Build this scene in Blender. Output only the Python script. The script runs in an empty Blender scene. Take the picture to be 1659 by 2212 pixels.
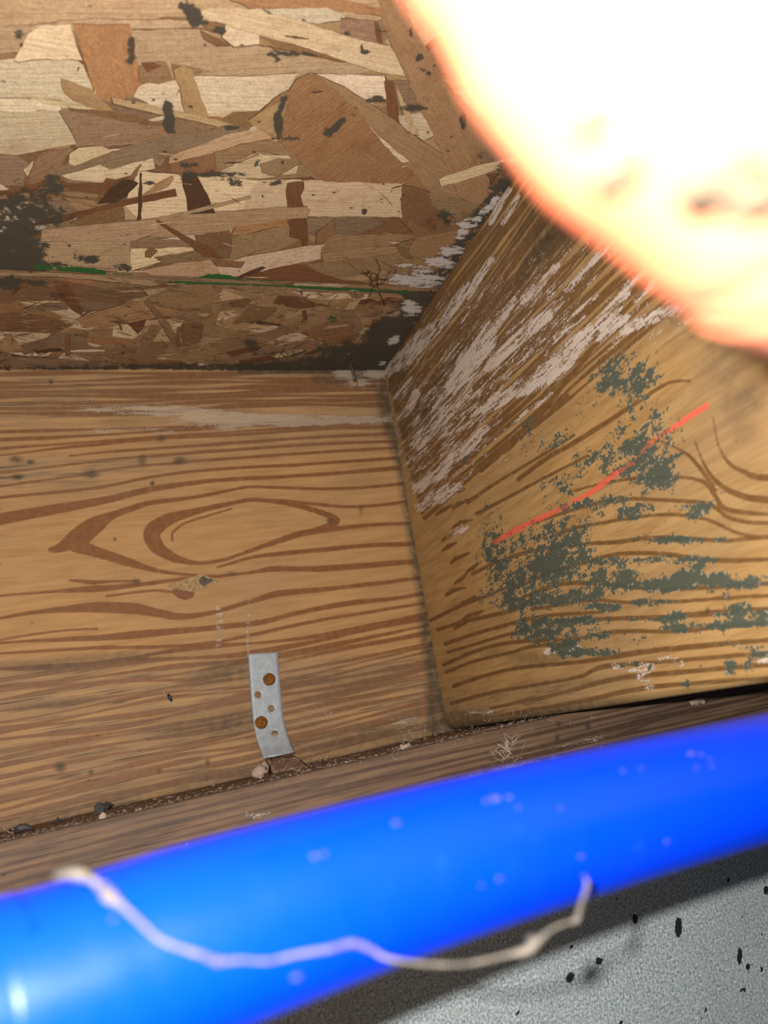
import bpy, bmesh, math, random
import numpy as np
from mathutils import Vector, Matrix
random.seed(7); rng = np.random.default_rng(7)
S = bpy.context.scene
COL = S.collection
MM = 0.001

# ------------------------------------------------------------------ camera
CP = np.array([-201.70, -413.36, 12.19])              # millimetres; corner of the boards is the origin
CA, CB, CC = map(math.radians, (-24.7688258, 105.1463804, -11.88416774))
FPX = 1654.91; W, H = 1659.0, 2212.0
def _rot(a, b, c):
    ca, sa, cb, sb, cc, sc = math.cos(a), math.sin(a), math.cos(b), math.sin(b), math.cos(c), math.sin(c)
    return (np.array([[ca,-sa,0],[sa,ca,0],[0,0,1.]]) @ np.array([[1,0,0],[0,cb,-sb],[0,sb,cb]])
            @ np.array([[cc,-sc,0],[sc,cc,0],[0,0,1.]]))
RC = _rot(CA, CB, CC)
cam_d = bpy.data.cameras.new('camera'); cam = bpy.data.objects.new('camera', cam_d); COL.objects.link(cam)
m4 = Matrix([[*RC[0], 0], [*RC[1], 0], [*RC[2], 0], [0, 0, 0, 1]]); m4.translation = Vector(CP*MM)
cam.matrix_world = m4
cam_d.sensor_fit = 'HORIZONTAL'; cam_d.sensor_width = 36.0; cam_d.lens = 36.0*FPX/W
cam_d.clip_start = 0.002; cam_d.clip_end = 20
cam_d.dof.use_dof = True; cam_d.dof.focus_distance = 0.35; cam_d.dof.aperture_fstop = 16.0
S.camera = cam

# ------------------------------------------------------------------ world, light, exposure
wd = bpy.data.worlds.new('world'); S.world = wd; wd.use_nodes = True
wd.node_tree.nodes['Background'].inputs[0].default_value = (0.55, 0.68, 1.0, 1)
wd.node_tree.nodes['Background'].inputs[1].default_value = 0.035
S.view_settings.view_transform = 'Standard'; S.view_settings.look = 'None'
S.view_settings.gamma = 1.0; S.view_settings.use_curve_mapping = False
S.view_settings.exposure = 0.0
# the phone's torch, beside the lens
FLASH_OFF = np.array([-13.0, 8.0, 4.0])
FLASH_POS = CP + RC @ FLASH_OFF
ld = bpy.data.lights.new('phone_torch', 'POINT'); lo = bpy.data.objects.new('phone_torch', ld); COL.objects.link(lo)
lo.location = Vector(FLASH_POS*MM); ld.energy = 5.4; ld.shadow_soft_size = 0.0016; ld.color = (1.0, 0.97, 0.93)
# faint fill light, unseen, behind and left of the camera
ad = bpy.data.lights.new('back_fill', 'AREA'); ao = bpy.data.objects.new('back_fill', ad); COL.objects.link(ao)
ad.size = 0.5; ad.energy = 0.7; ad.color = (1.0, 0.96, 0.92)
ao.location = (-0.75, -1.15, -0.05)
ao.rotation_euler = (Vector((-0.1, 0, 0.15)) - Vector(ao.location)).to_track_quat('-Z', 'Y').to_euler()

# ------------------------------------------------------------------ projection helpers (photo pixel <-> point in mm)
HT = 235.0; TX = 10.19; YT = math.tan(math.radians(2.341984808))
def ray(px, py):
    return RC @ np.array([(px-829.5)/FPX, -(py-1106)/FPX, -1.0])
def hit(px, py, n, d0):
    """point where the view ray meets the plane n.p = d0"""
    d = ray(px, py); n = np.array(n, float); t = (d0 - n @ CP)/(n @ d); return CP + t*d
def on_rim(px, py, y=0.0): return hit(px, py, (0,1,0), y)
def on_z(px, py, z): return hit(px, py, (0,0,1), z)
def on_joist(px, py, off=0.0): return hit(px, py, (1, -YT, -TX/HT), -off)
def at_depth(px, py, t): return CP + ray(px, py)*t
def project(P):
    q = (P - CP) @ RC
    dz = np.maximum(-q[:,2], 1e-3)
    px = 829.5 + FPX*q[:,0]/dz; py = 1106 - FPX*q[:,1]/dz
    bad = -q[:,2] < 60
    px[bad] = -9999; py[bad] = -9999
    return px, py

# ------------------------------------------------------------------ object helpers
def tag(o, label=None, cat=None, group=None, kind=None):
    if label: o['label'] = label
    if cat: o['category'] = cat
    if group: o['group'] = group
    if kind: o['kind'] = kind
    return o
def empty(name, p, **k):
    o = bpy.data.objects.new(name, None); COL.objects.link(o); o.location = Vector(np.array(p)*MM)
    o.empty_display_size = 0.01
    tag(o, **k); return o
def mesh_obj(name, V, F, mats, parent=None, mi=None, smooth=False, attrs=None, uv=None, cols=None):
    """V in mm (world); one mesh object; with a parent the mesh is written relative to it"""
    V = np.asarray(V, float)
    off = np.zeros(3) if parent is None else np.array(parent.matrix_world.translation if False else parent.location)/MM
    me = bpy.data.meshes.new(name)
    if parent is None:
        off = V.mean(axis=0)
    me.from_pydata(((V-off)*MM).tolist(), [], F)
    for m in (mats if isinstance(mats, (list, tuple)) else [mats]): me.materials.append(m)
    if mi is not None: me.polygons.foreach_set('material_index', np.asarray(mi, np.int32))
    if smooth: me.polygons.foreach_set('use_smooth', np.ones(len(me.polygons), bool))
    for k, v in (attrs or {}).items():
        a = me.attributes.new(k, 'FLOAT', 'POINT'); a.data.foreach_set('value', np.asarray(v, np.float32))
    if cols is not None:
        a = me.attributes.new('tint', 'FLOAT_COLOR', 'POINT'); a.data.foreach_set('color', np.asarray(cols, np.float32).ravel())
    if uv is not None:
        a = me.attributes.new('grain', 'FLOAT_VECTOR', 'POINT'); a.data.foreach_set('vector', np.asarray(uv, np.float32).ravel())
    me.validate(); me.update()
    o = bpy.data.objects.new(name, me); COL.objects.link(o)
    if parent is None: o.location = Vector(off*MM)
    else: o.parent = parent
    return o
class MB:
    def __init__(s): s.v = []; s.f = []; s.m = []
    def add(s, V, F, m=0):
        n = len(s.v); s.v += [tuple(map(float, p)) for p in V]; s.f += [[i+n for i in f] for f in F]; s.m += [m]*len(F)
    def tube(s, pts, rad, n=10, m=0, cap=True):
        P = [np.array(p, float) for p in pts]; r = rad if hasattr(rad, '__len__') else [rad]*len(P)
        T = [P[min(i+1, len(P)-1)]-P[max(i-1, 0)] for i in range(len(P))]
        T = [t/np.linalg.norm(t) for t in T]
        up = np.array([0,0,1.]) if abs(T[0][2]) < .9 else np.array([1.,0,0])
        A = np.cross(T[0], up); A /= np.linalg.norm(A); V = []; F = []
        for i, p in enumerate(P):
            A = A - T[i]*(A@T[i]); A /= np.linalg.norm(A); B = np.cross(T[i], A)
            for k in range(n):
                a = 2*math.pi*k/n; V.append(p + r[i]*(math.cos(a)*A + math.sin(a)*B))
        for i in range(len(P)-1):
            for k in range(n):
                F.append([i*n+k, i*n+(k+1)%n, (i+1)*n+(k+1)%n, (i+1)*n+k])
        if cap: F.append(list(range(n))[::-1]); F.append([(len(P)-1)*n+k for k in range(n)])
        s.add(V, F, m)
    def blob(s, c, r, seed=0, rough=.2, axes=(1,1,1), m=0, seg=10, R=None):
        g = random.Random(seed); V = []; F = []; c = np.array(c, float)
        rings = seg//2+1
        ph = [g.uniform(0, 6) for _ in range(6)]
        for i in range(rings+1):
            th = math.pi*i/rings
            for k in range(seg):
                a = 2*math.pi*k/seg
                d = np.array([math.sin(th)*math.cos(a), math.sin(th)*math.sin(a), math.cos(th)])
                q = 1 + rough*(math.sin(3*d[0]*2+ph[0])*math.sin(4*d[1]+ph[1]) + .6*math.sin(7*d[2]+ph[2]+3*d[0]))
                p = d*q*r*np.array(axes)
                if R is not None: p = R @ p
                V.append(c+p)
        for i in range(rings):
            for k in range(seg):
                F.append([i*seg+k, (i+1)*seg+k, (i+1)*seg+(k+1)%seg, i*seg+(k+1)%seg])
        s.add(V, F, m)
    def build(s, name, mats, parent=None, smooth=True):
        return mesh_obj(name, s.v, s.f, mats, parent, mi=s.m, smooth=smooth)
def spline(pts, n):
    """Catmull-Rom through rows of numbers"""
    P = np.array(pts, float); P = np.vstack([2*P[0]-P[1], P, 2*P[-1]-P[-2]]); out = []
    for i in range(1, len(P)-2):
        for k in range(n):
            t = k/n
            out.append(.5*((2*P[i]) + (-P[i-1]+P[i+1])*t + (2*P[i-1]-5*P[i]+4*P[i+1]-P[i+2])*t*t
                           + (-P[i-1]+3*P[i]-3*P[i+1]+P[i+2])*t**3))
    out.append(P[-2]); return np.array(out)

# ------------------------------------------------------------------ material helpers
class NT:
    def __init__(s, name):
        s.mat = bpy.data.materials.new(name); s.mat.use_nodes = True; s.t = s.mat.node_tree
        s.b = s.t.nodes['Principled BSDF']; s.out = s.t.nodes['Material Output']
    def n(s, typ, **k):
        x = s.t.nodes.new(typ)
        for a, v in k.items(): setattr(x, a, v)
        return x
    def link(s, a, b): s.t.links.new(a, b)
    def put(s, sock, v):
        if hasattr(v, 'is_output') or isinstance(v, bpy.types.NodeSocket): s.link(v, sock)
        elif isinstance(v, (tuple, list)): sock.default_value = (*v, 1) if len(v) == 3 and len(sock.default_value) == 4 else v
        else: sock.default_value = v
    def math(s, op, a, b=0.0, c=None, clamp=False):
        x = s.n('ShaderNodeMath', operation=op, use_clamp=clamp); s.put(x.inputs[0], a); s.put(x.inputs[1], b)
        if c is not None: s.put(x.inputs[2], c)
        return x.outputs[0]
    def attr(s, name, out='Fac'): return s.n('ShaderNodeAttribute', attribute_name=name).outputs[out]
    def coord(s, scale=(1000,1000,1000), src=None, rot=(0,0,0)):
        m = s.n('ShaderNodeMapping'); s.link(src or s.n('ShaderNodeTexCoord').outputs['Object'], m.inputs[0])
        m.inputs['Scale'].default_value = scale; m.inputs['Rotation'].default_value = rot; return m.outputs[0]
    def noise(s, vec, scale=1.0, detail=4, rough=.55, dist=0.0):
        x = s.n('ShaderNodeTexNoise'); s.link(vec, x.inputs['Vector']); x.inputs['Scale'].default_value = scale
        x.inputs['Detail'].default_value = detail; x.inputs['Roughness'].default_value = rough
        x.inputs['Distortion'].default_value = dist; return x.outputs['Fac']
    def ramp(s, v, lo, hi, a=0.0, b=1.0):
        x = s.n('ShaderNodeMapRange', interpolation_type='SMOOTHSTEP'); s.put(x.inputs[0], v)
        x.inputs[1].default_value = lo; x.inputs[2].default_value = hi; x.inputs[3].default_value = a; x.inputs[4].default_value = b
        return x.outputs[0]
    def mix(s, f, a, b, blend='MIX'):
        x = s.n('ShaderNodeMix', data_type='RGBA', blend_type=blend); s.put(x.inputs['Factor'], f)
        s.put(x.inputs['A'], a); s.put(x.inputs['B'], b); return x.outputs['Result']
    def bump(s, h, dist, strength=1.0, normal=None):
        x = s.n('ShaderNodeBump'); x.inputs['Strength'].default_value = strength; x.inputs['Distance'].default_value = dist
        s.link(h, x.inputs['Height'])
        if normal: s.link(normal, x.inputs['Normal'])
        return x.outputs[0]
    def done(s, color=None, rough=.8, normal=None, spec=.3, metal=0.0, alpha=None):
        if color is not None: s.put(s.b.inputs['Base Color'], color)
        s.put(s.b.inputs['Roughness'], rough); s.put(s.b.inputs['Metallic'], metal)
        s.b.inputs['Specular IOR Level'].default_value = spec
        if normal: s.link(normal, s.b.inputs['Normal'])
        if alpha is not None: s.put(s.b.inputs['Alpha'], alpha)
        return s.mat

def wood_material(name, axis, early, early2, late, weath, white_c, green_c, dark_c, spot=.5, white_a=.86):
    """sawn board; axis = direction of the grain in object space"""
    k = NT(name)
    def sc(al, ac):
        v = [ac*1000]*3; v['XYZ'.index(axis)] = al*1000; return tuple(v)
    fine = k.noise(k.coord(sc(.035, 1.5)), 1, 5, .6)
    mid = k.noise(k.coord(sc(.03, .32)), 1, 4, .55)
    broad = k.noise(k.coord(sc(.012, .03)), 1, 3, .5)
    iso = k.noise(k.coord((1000,)*3), .9, 5, .65)
    iso2 = k.noise(k.coord((1000,)*3), .25, 4, .6)
    base = k.mix(k.ramp(mid, .35, .68), early, early2)
    base = k.mix(k.math('MULTIPLY', k.ramp(fine, .5, .75), .35), base, late)
    base = k.mix(k.ramp(broad, .4, .75, 0, .35), base, weath)
    wob = k.math('MULTIPLY', k.math('SUBTRACT', fine, .5), 5.0)
    lt = k.math('ADD', k.attr('late'), wob)
    lf = k.ramp(lt, -1.6, 2.2)
    lf = k.math('MULTIPLY', lf, k.ramp(iso2, .2, .7, .62, .98))
    base = k.mix(lf, base, late)
    # grey weathering that follows the grain
    wf = k.math('MULTIPLY', k.attr('weath'), k.ramp(mid, .3, .62, .25, 1.0), clamp=True)
    base = k.mix(k.math('MULTIPLY', wf, .75), base, weath)
    st = k.math('MULTIPLY', k.ramp(k.math('ADD', fine, k.math('MULTIPLY', mid, .6)), .84, .98), k.ramp(k.attr('weath'), .2, .9), clamp=True)
    base = k.mix(k.math('MULTIPLY', st, .7), base, dark_c)
    base = k.mix(k.math('MULTIPLY', lf, .5), base, late)
    # dark stains, and dark strips along the board edges
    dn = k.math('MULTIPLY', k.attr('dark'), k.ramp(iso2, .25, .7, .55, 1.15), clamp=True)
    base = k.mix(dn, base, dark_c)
    # white bloom
    n_w = k.noise(k.coord(sc(.055, .55)), 1, 7, .75, .35)
    wnoise = k.math('ADD', k.math('MULTIPLY', k.ramp(n_w, .36, .64), .64), k.math('MULTIPLY', k.ramp(iso, .32, .68), .36))
    wh = k.ramp(k.math('SUBTRACT', k.attr('white'), wnoise), -.10, .12)
    base = k.mix(k.math('MULTIPLY', wh, white_a), base, white_c)
    # green-grey mould blotches
    n_g = k.noise(k.coord(sc(.16, .36)), 1, 7, .7, .3); n_g2 = k.noise(k.coord(sc(.05, .13)), 1, 3, .6)
    gnoise = k.math('ADD', k.math('ADD', k.math('MULTIPLY', k.ramp(n_g, .36, .64), .52), k.math('MULTIPLY', k.ramp(n_g2, .35, .65), .30)), k.math('MULTIPLY', k.ramp(iso, .34, .66), .34))
    gd = k.math('SUBTRACT', k.attr('green'), gnoise)
    gf = k.ramp(gd, -.02, .05)
    rim = k.math('MULTIPLY', k.math('MULTIPLY', k.ramp(gd, -.09, -.02), k.ramp(gd, .05, .0)), k.ramp(iso, .52, .60))
    base = k.mix(k.math('MULTIPLY', rim, .75), base, (.50, .50, .45))
    # crayon stroke
    cf = k.ramp(k.math('ADD', k.attr('crayon'), k.math('MULTIPLY', k.math('SUBTRACT', iso, .56), 17.0)), -1.5, 2.0)
    base = k.mix(k.math('MULTIPLY', cf, .9), base, (.78, .12, .07))
    base = k.mix(k.math('MULTIPLY', gf, k.ramp(cf, 0, 1, .95, .55)), base, green_c)
    # small specks
    vo = k.n('ShaderNodeTexVoronoi'); k.link(k.coord((1000,)*3), vo.inputs['Vector']); vo.inputs['Scale'].default_value = .16
    sp = k.math('MULTIPLY', k.ramp(vo.outputs['Distance'], .11, .07), k.ramp(iso2, .5, .6))
    base = k.mix(k.math('MULTIPLY', sp, spot), base, (.03, .022, .014))
    h = k.math('ADD', k.math('MULTIPLY', fine, .5), k.math('MULTIPLY', mid, .5))
    h = k.math('ADD', h, k.math('MULTIPLY', lf, .25)); h = k.math('ADD', h, k.math('MULTIPLY', wh, .5))
    h = k.math('ADD', h, k.math('MULTIPLY', iso, .25))
    return k.done(base, k.ramp(lf, 0, 1, .78, .6), k.bump(h, .0005, .55), .28)

M_RIM = wood_material('rim_wood', 'X', (.50,.285,.118), (.42,.23,.088), (.20,.078,.025), (.30,.20,.12), (.50,.41,.31), (.10,.12,.085), (.060,.052,.034), white_a=.6)
M_JOIST = wood_material('joist_wood', 'Y', (.46,.275,.105), (.37,.205,.070), (.155,.072,.022), (.25,.165,.095), (.64,.54,.46), (.066,.082,.060), (.062,.046,.028))
M_SILL = wood_material('sill_wood', 'X', (.21,.125,.070), (.15,.082,.046), (.070,.038,.024), (.13,.09,.068), (.40,.33,.26), (.1,.12,.085), (.05,.036,.028), .8)

def flake_material():
    k = NT('osb_flake'); tint = k.attr('tint', 'Color'); g = k.n('ShaderNodeAttribute', attribute_name='grain').outputs['Vector']
    fib = k.noise(k.coord((.05, .9, 1), g), 1, 5, .65)
    cross = k.noise(k.coord((.5, .5, 1), g), 1, 5, .7)
    speck = k.noise(k.coord((.28, .9, 1), g), 1.0, 4, .6)
    c = k.mix(k.ramp(fib, .35, .7, 0, .55), tint, k.mix(1.0, tint, (.62,.50,.40), 'MULTIPLY'))
    c = k.mix(k.ramp(cross, .42, .70, 0, .6), c, k.mix(1.0, tint, (1.2,1.13,1.05), 'MULTIPLY'))
    c = k.mix(k.ramp(speck, .60, .68, 0, .6), c, k.mix(1.0, tint, (.35,.25,.2), 'MULTIPLY'))
    blotch = k.noise(k.coord((1000,)*3), .09, 5, .65, .6); grit = k.noise(k.coord((1000,)*3), 1.6, 4, .7)
    c = k.mix(k.ramp(blotch, .48, .72, 0, .45), c, k.mix(1.0, tint, (.60,.44,.36), 'MULTIPLY'))
    c = k.mix(k.ramp(grit, .40, .62, .45, 0), c, k.mix(1.0, tint, (.5,.4,.33), 'MULTIPLY'))
    vo = k.n('ShaderNodeTexVoronoi'); k.link(k.coord((700,1000,1000)), vo.inputs['Vector']); vo.inputs['Scale'].default_value = .17
    c = k.mix(k.math('MULTIPLY', k.ramp(vo.outputs['Distance'], .13, .06), k.ramp(blotch, .46, .52, 0, .85)), c, (.035,.025,.018))
    return k.done(c, .75, k.bump(k.math('ADD', fib, k.math('MULTIPLY', cross, .5)), .0006, .6), .3)
M_FLAKE = flake_material()
def film_material():
    k = NT('mould_film')
    iso = k.noise(k.coord((1000,)*3), .55, 6, .7); iso2 = k.noise(k.coord((1000,)*3), .16, 5, .65, .5)
    st = k.noise(k.coord((60,400,400)), 1, 5, .7)
    nn = k.math('ADD', k.math('MULTIPLY', k.ramp(iso, .3, .7), .4), k.math('MULTIPLY', k.ramp(iso2, .3, .7), .6))
    ws = k.math('ADD', k.math('MULTIPLY', k.ramp(iso, .3, .7), .45), k.math('MULTIPLY', k.ramp(st, .35, .65), .55))
    d = k.ramp(k.math('SUBTRACT', k.attr('dark'), nn), -.06, .30, 0, .88)
    w = k.ramp(k.math('SUBTRACT', k.math('MULTIPLY', k.attr('white'), .86), ws), -.05, .14, 0, .92)
    gr = k.ramp(k.math('SUBTRACT', k.attr('green'), nn), -.05, .1, 0, .9)
    c = k.mix(w, k.mix(k.ramp(gr, 0, .6), (.075,.063,.044), (.028,.12,.030)), (.62,.55,.50))
    a = k.math('MAXIMUM', k.math('MAXIMUM', d, w), gr)
    return k.done(c, .85, k.bump(iso, .0004, .5), .2, alpha=a)
M_FILM = film_material()
def simple(name, col, rough=.6, spec=.4, metal=0, var=.25, scale=.5, col2=None, bump=.0002):
    k = NT(name); n = k.noise(k.coord((1000,)*3), scale, 5, .65)
    c2 = col2 or tuple(x*(1-var) for x in col)
    return k.done(k.mix(k.ramp(n, .35, .68), col, c2), rough, k.bump(n, bump, .5), spec, metal)

M_ZINC = simple('galvanised_steel', (.40,.44,.47), .55, .3, .15, scale=.35, col2=(.32,.355,.385), bump=.00015)
M_RUST = simple('rusty_nail', (.10,.038,.012), .8, .2, 0, scale=.9, col2=(.26,.105,.018), bump=.0006)
M_RUSTBROWN = simple('rust_brown', (.13,.065,.045), .85, .2, 0, scale=.8, col2=(.28,.20,.15), bump=.0006)
M_NAIL = simple('dark_nail', (.07,.045,.028), .6, .4, .3, scale=.6, col2=(.16,.12,.09))
M_TIP = simple('orange_tip', (.65,.30,.03), .6)
M_BLACK = simple('black_scrap', (.022,.020,.022), .55, .5, 0, scale=.8, col2=(.05,.045,.045), bump=.0006)
M_SPIDER = simple('spider_brown', (.15,.082,.038), .45, .5, 0, scale=1.2, col2=(.09,.05,.022))
M_WEB = simple('pale_strand', (.125,.108,.082), .8, .15, 0, scale=.25, col2=(.055,.05,.043))
M_DUST = simple('grey_dust', (.045,.055,.10), .9, .1, 0, scale=1.2)
M_DEBRIS = simple('debris', (.21,.16,.13), .9, .2, 0, scale=.9, col2=(.12,.09,.075), bump=.0005)
M_CHIP = simple('pale_chip', (.40,.31,.24), .85, .2, 0, scale=1.0, col2=(.28,.2,.15))
M_FIBRE = simple('fibre', (.55,.46,.36), .7, .3)

# ================================================================== STRUCTURE
# ---- painting fields in surface space: everything below is traced on the board faces
def sdf_lines(px, py, lines, pad=26):
    """signed distance (positive inside) to widening strokes [(x,y,w),...]"""
    out = np.full(len(px), -40.0, np.float32); px = px.astype(np.float32); py = py.astype(np.float32)
    for L in lines:
        for (x0, y0, w0), (x1, y1, w1) in zip(L[:-1], L[1:]):
            m = max(w0, w1)/2+pad
            s = np.nonzero((px > min(x0,x1)-m) & (px < max(x0,x1)+m) & (py > min(y0,y1)-m) & (py < max(y0,y1)+m))[0]
            if not len(s): continue
            dx, dy = x1-x0, y1-y0; q = dx*dx+dy*dy+1e-9
            t = np.clip(((px[s]-x0)*dx+(py[s]-y0)*dy)/q, 0, 1)
            d = np.hypot(px[s]-x0-t*dx, py[s]-y0-t*dy)
            v = (w0+(w1-w0)*t)/2 - d
            out[s] = np.maximum(out[s], v)
    return out
def soft_lines(px, py, lines):
    """0..1 strength falling off from strokes [(x,y,w,strength),...]"""
    out = np.zeros(len(px), np.float32)
    for L in lines:
        st = L[0][3]
        d = sdf_lines(px, py, [[(a[0], a[1], a[2]) for a in L]], pad=max(a[2] for a in L)+20)
        w = np.mean([a[2] for a in L])
        out = np.maximum(out, st*np.clip(1+d/(w*.45), 0, 1))
    return out
def blobs(px, py, B):
    out = np.zeros(len(px), np.float32)
    for b in B:
        x, y, rx, ry, s = b[:5]; a = math.radians(b[5]) if len(b) > 5 else 0
        dx, dy = px-x, py-y; u = (dx*math.cos(a)+dy*math.sin(a))/rx; v = (-dx*math.sin(a)+dy*math.cos(a))/ry
        g = s*np.exp(-(u*u+v*v)**1.5*.55)
        out = 1-(1-out)*(1-np.clip(g, 0, 1))
    return out
WID = 1.35
def curve_px(pts, n=8):
    return [tuple(p) for p in spline(pts, n)]

def board(name, O, U, Vv, N, nu, nv, thick, mat, fields, edge=3.0, parent=None, relief=None):
    """O + u*U + v*V (mm), face at grid resolution, eased edges at both v ends, N = outward normal"""
    O, U, Vv, N = map(lambda a: np.array(a, float), (O, U, Vv, N))
    lu, lv = np.linalg.norm(U), np.linalg.norm(Vv)
    us = np.linspace(0, 1, nu); vs = np.linspace(0, 1, nv)
    e = np.array([0, .12, .3, .55, .8, 1.0])*edge/lv
    vs = np.unique(np.concatenate([e, 1-e, vs[(vs > edge/lv) & (vs < 1-edge/lv)]])); nv = len(vs)
    uu, vv = np.meshgrid(us, vs, indexing='ij')
    P = O + uu[...,None]*U + vv[...,None]*Vv
    d = np.minimum(vv, 1-vv)*lv
    dep = np.where(d < edge, edge-np.sqrt(np.maximum(edge**2-(edge-d)**2, 0)), 0)
    P = P - dep[...,None]*N
    P = P.reshape(-1,3)
    idx = np.arange(nu*nv).reshape(nu, nv)
    F = np.stack([idx[:-1,:-1], idx[1:,:-1], idx[1:,1:], idx[:-1,1:]], -1).reshape(-1,4)
    if np.dot(np.cross(U, Vv), N) < 0: F = F[:, ::-1]
    px, py = project(P)
    A = {k: f(px, py, P) for k, f in fields.items()}
    for k in ('late', 'weath', 'white', 'green', 'dark', 'crayon'):
        if k not in A: A[k] = np.full(len(P), -40.0 if k in ('late','crayon') else 0.0, np.float32)
    # back and sides
    n0 = len(P)
    cs = [idx[0,0], idx[-1,0], idx[-1,-1], idx[0,-1]]
    B = np.array([P[c] - N*(thick-0*edge) for c in cs])
    P2 = np.vstack([P, B]); F = F.tolist()
    b = [n0, n0+1, n0+2, n0+3]
    F += [[b[0], b[3], b[2], b[1]]] if np.dot(np.cross(U, Vv), N) > 0 else [[b[0], b[1], b[2], b[3]]]
    F += [list(idx[:,0])[::-1] + [b[0], b[1]], list(idx[:,-1]) + [b[2], b[3]],
          list(idx[0,:]) + [b[3], b[0]], list(idx[-1,:])[::-1] + [b[1], b[2]]]
    for k in A: A[k] = np.concatenate([A[k], np.full(4, -40.0 if k in ('late','crayon') else 0.0)])
    if relief is not None: pass
    return mesh_obj(name, P2, F, mat, parent, attrs=A)

def fan(top, bot, n, wlo, whi, jit=.25, seed=1, n_int=6):
    """n grain lines between two guide curves"""
    g = random.Random(seed); A = spline(top, n_int); B = spline(bot, n_int)
    m = 24
    def rs(C):
        t = np.linspace(0, len(C)-1, m); i = np.clip(t.astype(int), 0, len(C)-2); f = (t-i)[:,None]; return C[i]*(1-f)+C[i+1]*f
    A, B = rs(A), rs(B); out = []
    for i in range(n):
        t0 = (i+.5+g.uniform(-jit, jit))/n; L = []; w = g.uniform(wlo, whi); ph = g.uniform(0, 6); a = g.uniform(.01, .05)/max(n/10, 1)
        for k in range(m):
            t = t0 + a*math.sin(k*.5+ph)
            p = A[k]*(1-t)+B[k]*t; L.append((p[0], p[1], max(w*(1+.5*math.sin(k*.9+ph*2)), .6)))
        out.append(L)
    return out

# ---- rim joist: the long board at the back
RIM_LINES = [curve_px(L) for L in [
  [(497,1088,8),(422,1105,13),(365,1122,24),(330,1147,34),(333,1172,32),(352,1192,24),(385,1208,15),(430,1217,7),(480,1210,5),(520,1197,6),(580,1176,9),(650,1153,12),(720,1143,9),(790,1135,7),(890,1130,6),(1000,1126,5)],
  [(497,1088,7),(540,1080,7),(590,1083,7),(640,1092,9),(690,1106,10),(728,1125,12),(690,1142,9),(650,1153,9)],
  [(560,1079,4),(620,1082,4),(680,1089,5),(740,1094,5),(800,1093,6),(860,1086,5),(900,1077,6),(980,1068,5)],
  [(372,1168,3),(374,1150,3),(400,1130,3),(450,1114,3),(500,1099,3)],
  [(470,1226,3),(540,1205,5),(600,1197,7),(700,1187,8),(800,1178,8),(905,1175,8),(1000,1172,7)],
  [(470,1245,4),(540,1237,5),(590,1229,11),(650,1229,9),(700,1228,12),(760,1224,11),(905,1212,9),(1000,1205,8)],
  [(980,1034,6),(885,1043,6),(800,1052,5),(700,1056,5),(600,1053,5),(540,1052,5),(497,1059,5),(422,1074,6),(331,1085,9),(280,1100,12),(240,1115,16),(205,1135,36),(170,1160,40),(130,1183,18),(108,1188,8)],
  [(165,1178,30),(220,1196,20),(270,1212,18),(320,1228,10),(370,1238,6),(430,1243,4),(480,1246,4)],
  [(-120,1150,26),(0,1122,24),(120,1100,20),(230,1080,14),(331,1056,11),(450,1040,7),(540,1033,7),(660,1027,6),(870,1010,8),(980,1002,6)],
  [(-100,1090,5),(0,1075,5),(200,1055,5),(330,1030,5),(450,1015,5),(660,1003,5),(865,989,6),(980,982,5)],
  [(0,1050,4),(150,1030,4),(250,1012,4),(380,1000,4),(450,994,5),(660,979,5),(860,967,5),(980,960,5)],
  [(0,1022,4),(250,992,4),(450,976,5),(660,961,5),(855,953,5),(980,948,5)],
  [(150,985,3),(250,975,4),(450,961,5),(660,946,5),(850,937,5),(980,932,5)],
  [(-100,1300,3),(0,1287,3),(120,1278,5),(200,1272,13),(240,1270,10),(300,1263,8),(371,1254,6),(430,1248,5)],
  [(150,1253,3),(200,1258,8),(250,1256,4),(300,1255,3)],
  [(230,1288,3),(330,1276,4),(400,1282,4)],
  [(-100,1350,5),(0,1335,5),(60,1325,6),(150,1315,14),(220,1312,22),(290,1315,22),(340,1324,17),(390,1332,13),(450,1325,8),(540,1300,9),(600,1283,12),(700,1273,9),(800,1262,7),(915,1248,6),(1000,1240,5)],
  [(60,1385,4),(210,1378,11),(300,1370,15),(400,1362,11),(500,1352,10),(560,1345,10),(640,1325,8),(740,1305,10),(850,1293,7),(910,1283,6),(1000,1272,5)],
  [(0,1412,3),(200,1400,6),(350,1397,6),(460,1388,5),(560,1368,6),(690,1340,6),(800,1322,5),(915,1303,5),(1000,1290,5)],
  [(-50,1392,3),(60,1372,3),(140,1362,3),(210,1358,3)],
]]
RIM_LINES += fan([(-150,806),(300,803),(640,800),(980,802)], [(-150,905),(300,893),(640,880),(980,872)], 8, 5.0, 8.5, seed=3, jit=.15)
RIM_LINES += fan([(-150,930),(300,922),(640,908),(980,900)], [(-150,1010),(300,960),(640,935),(980,925)], 4, 3.5, 7, seed=4)
RIM_LINES += fan([(-150,1450),(250,1412),(560,1382),(1000,1302)], [(-150,1830),(300,1725),(600,1655),(1000,1560)], 20, 3.5, 8.5, seed=5)
for L in RIM_LINES:        # the grain runs on along the board past the traced stretch
    a, c = (L[0], L[min(12, len(L)-1)]) if L[0][0] < L[-1][0] else (L[-1], L[-13])
    if a[0] <= 60 and c[0] > a[0]:
        m = (c[1]-a[1])/(c[0]-a[0]); far_pt = (a[0]-1300, a[1]-1300*m*1.1, a[2]*.8)
        if L[0][0] < L[-1][0]: L.insert(0, far_pt)
        else: L.append(far_pt)
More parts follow.
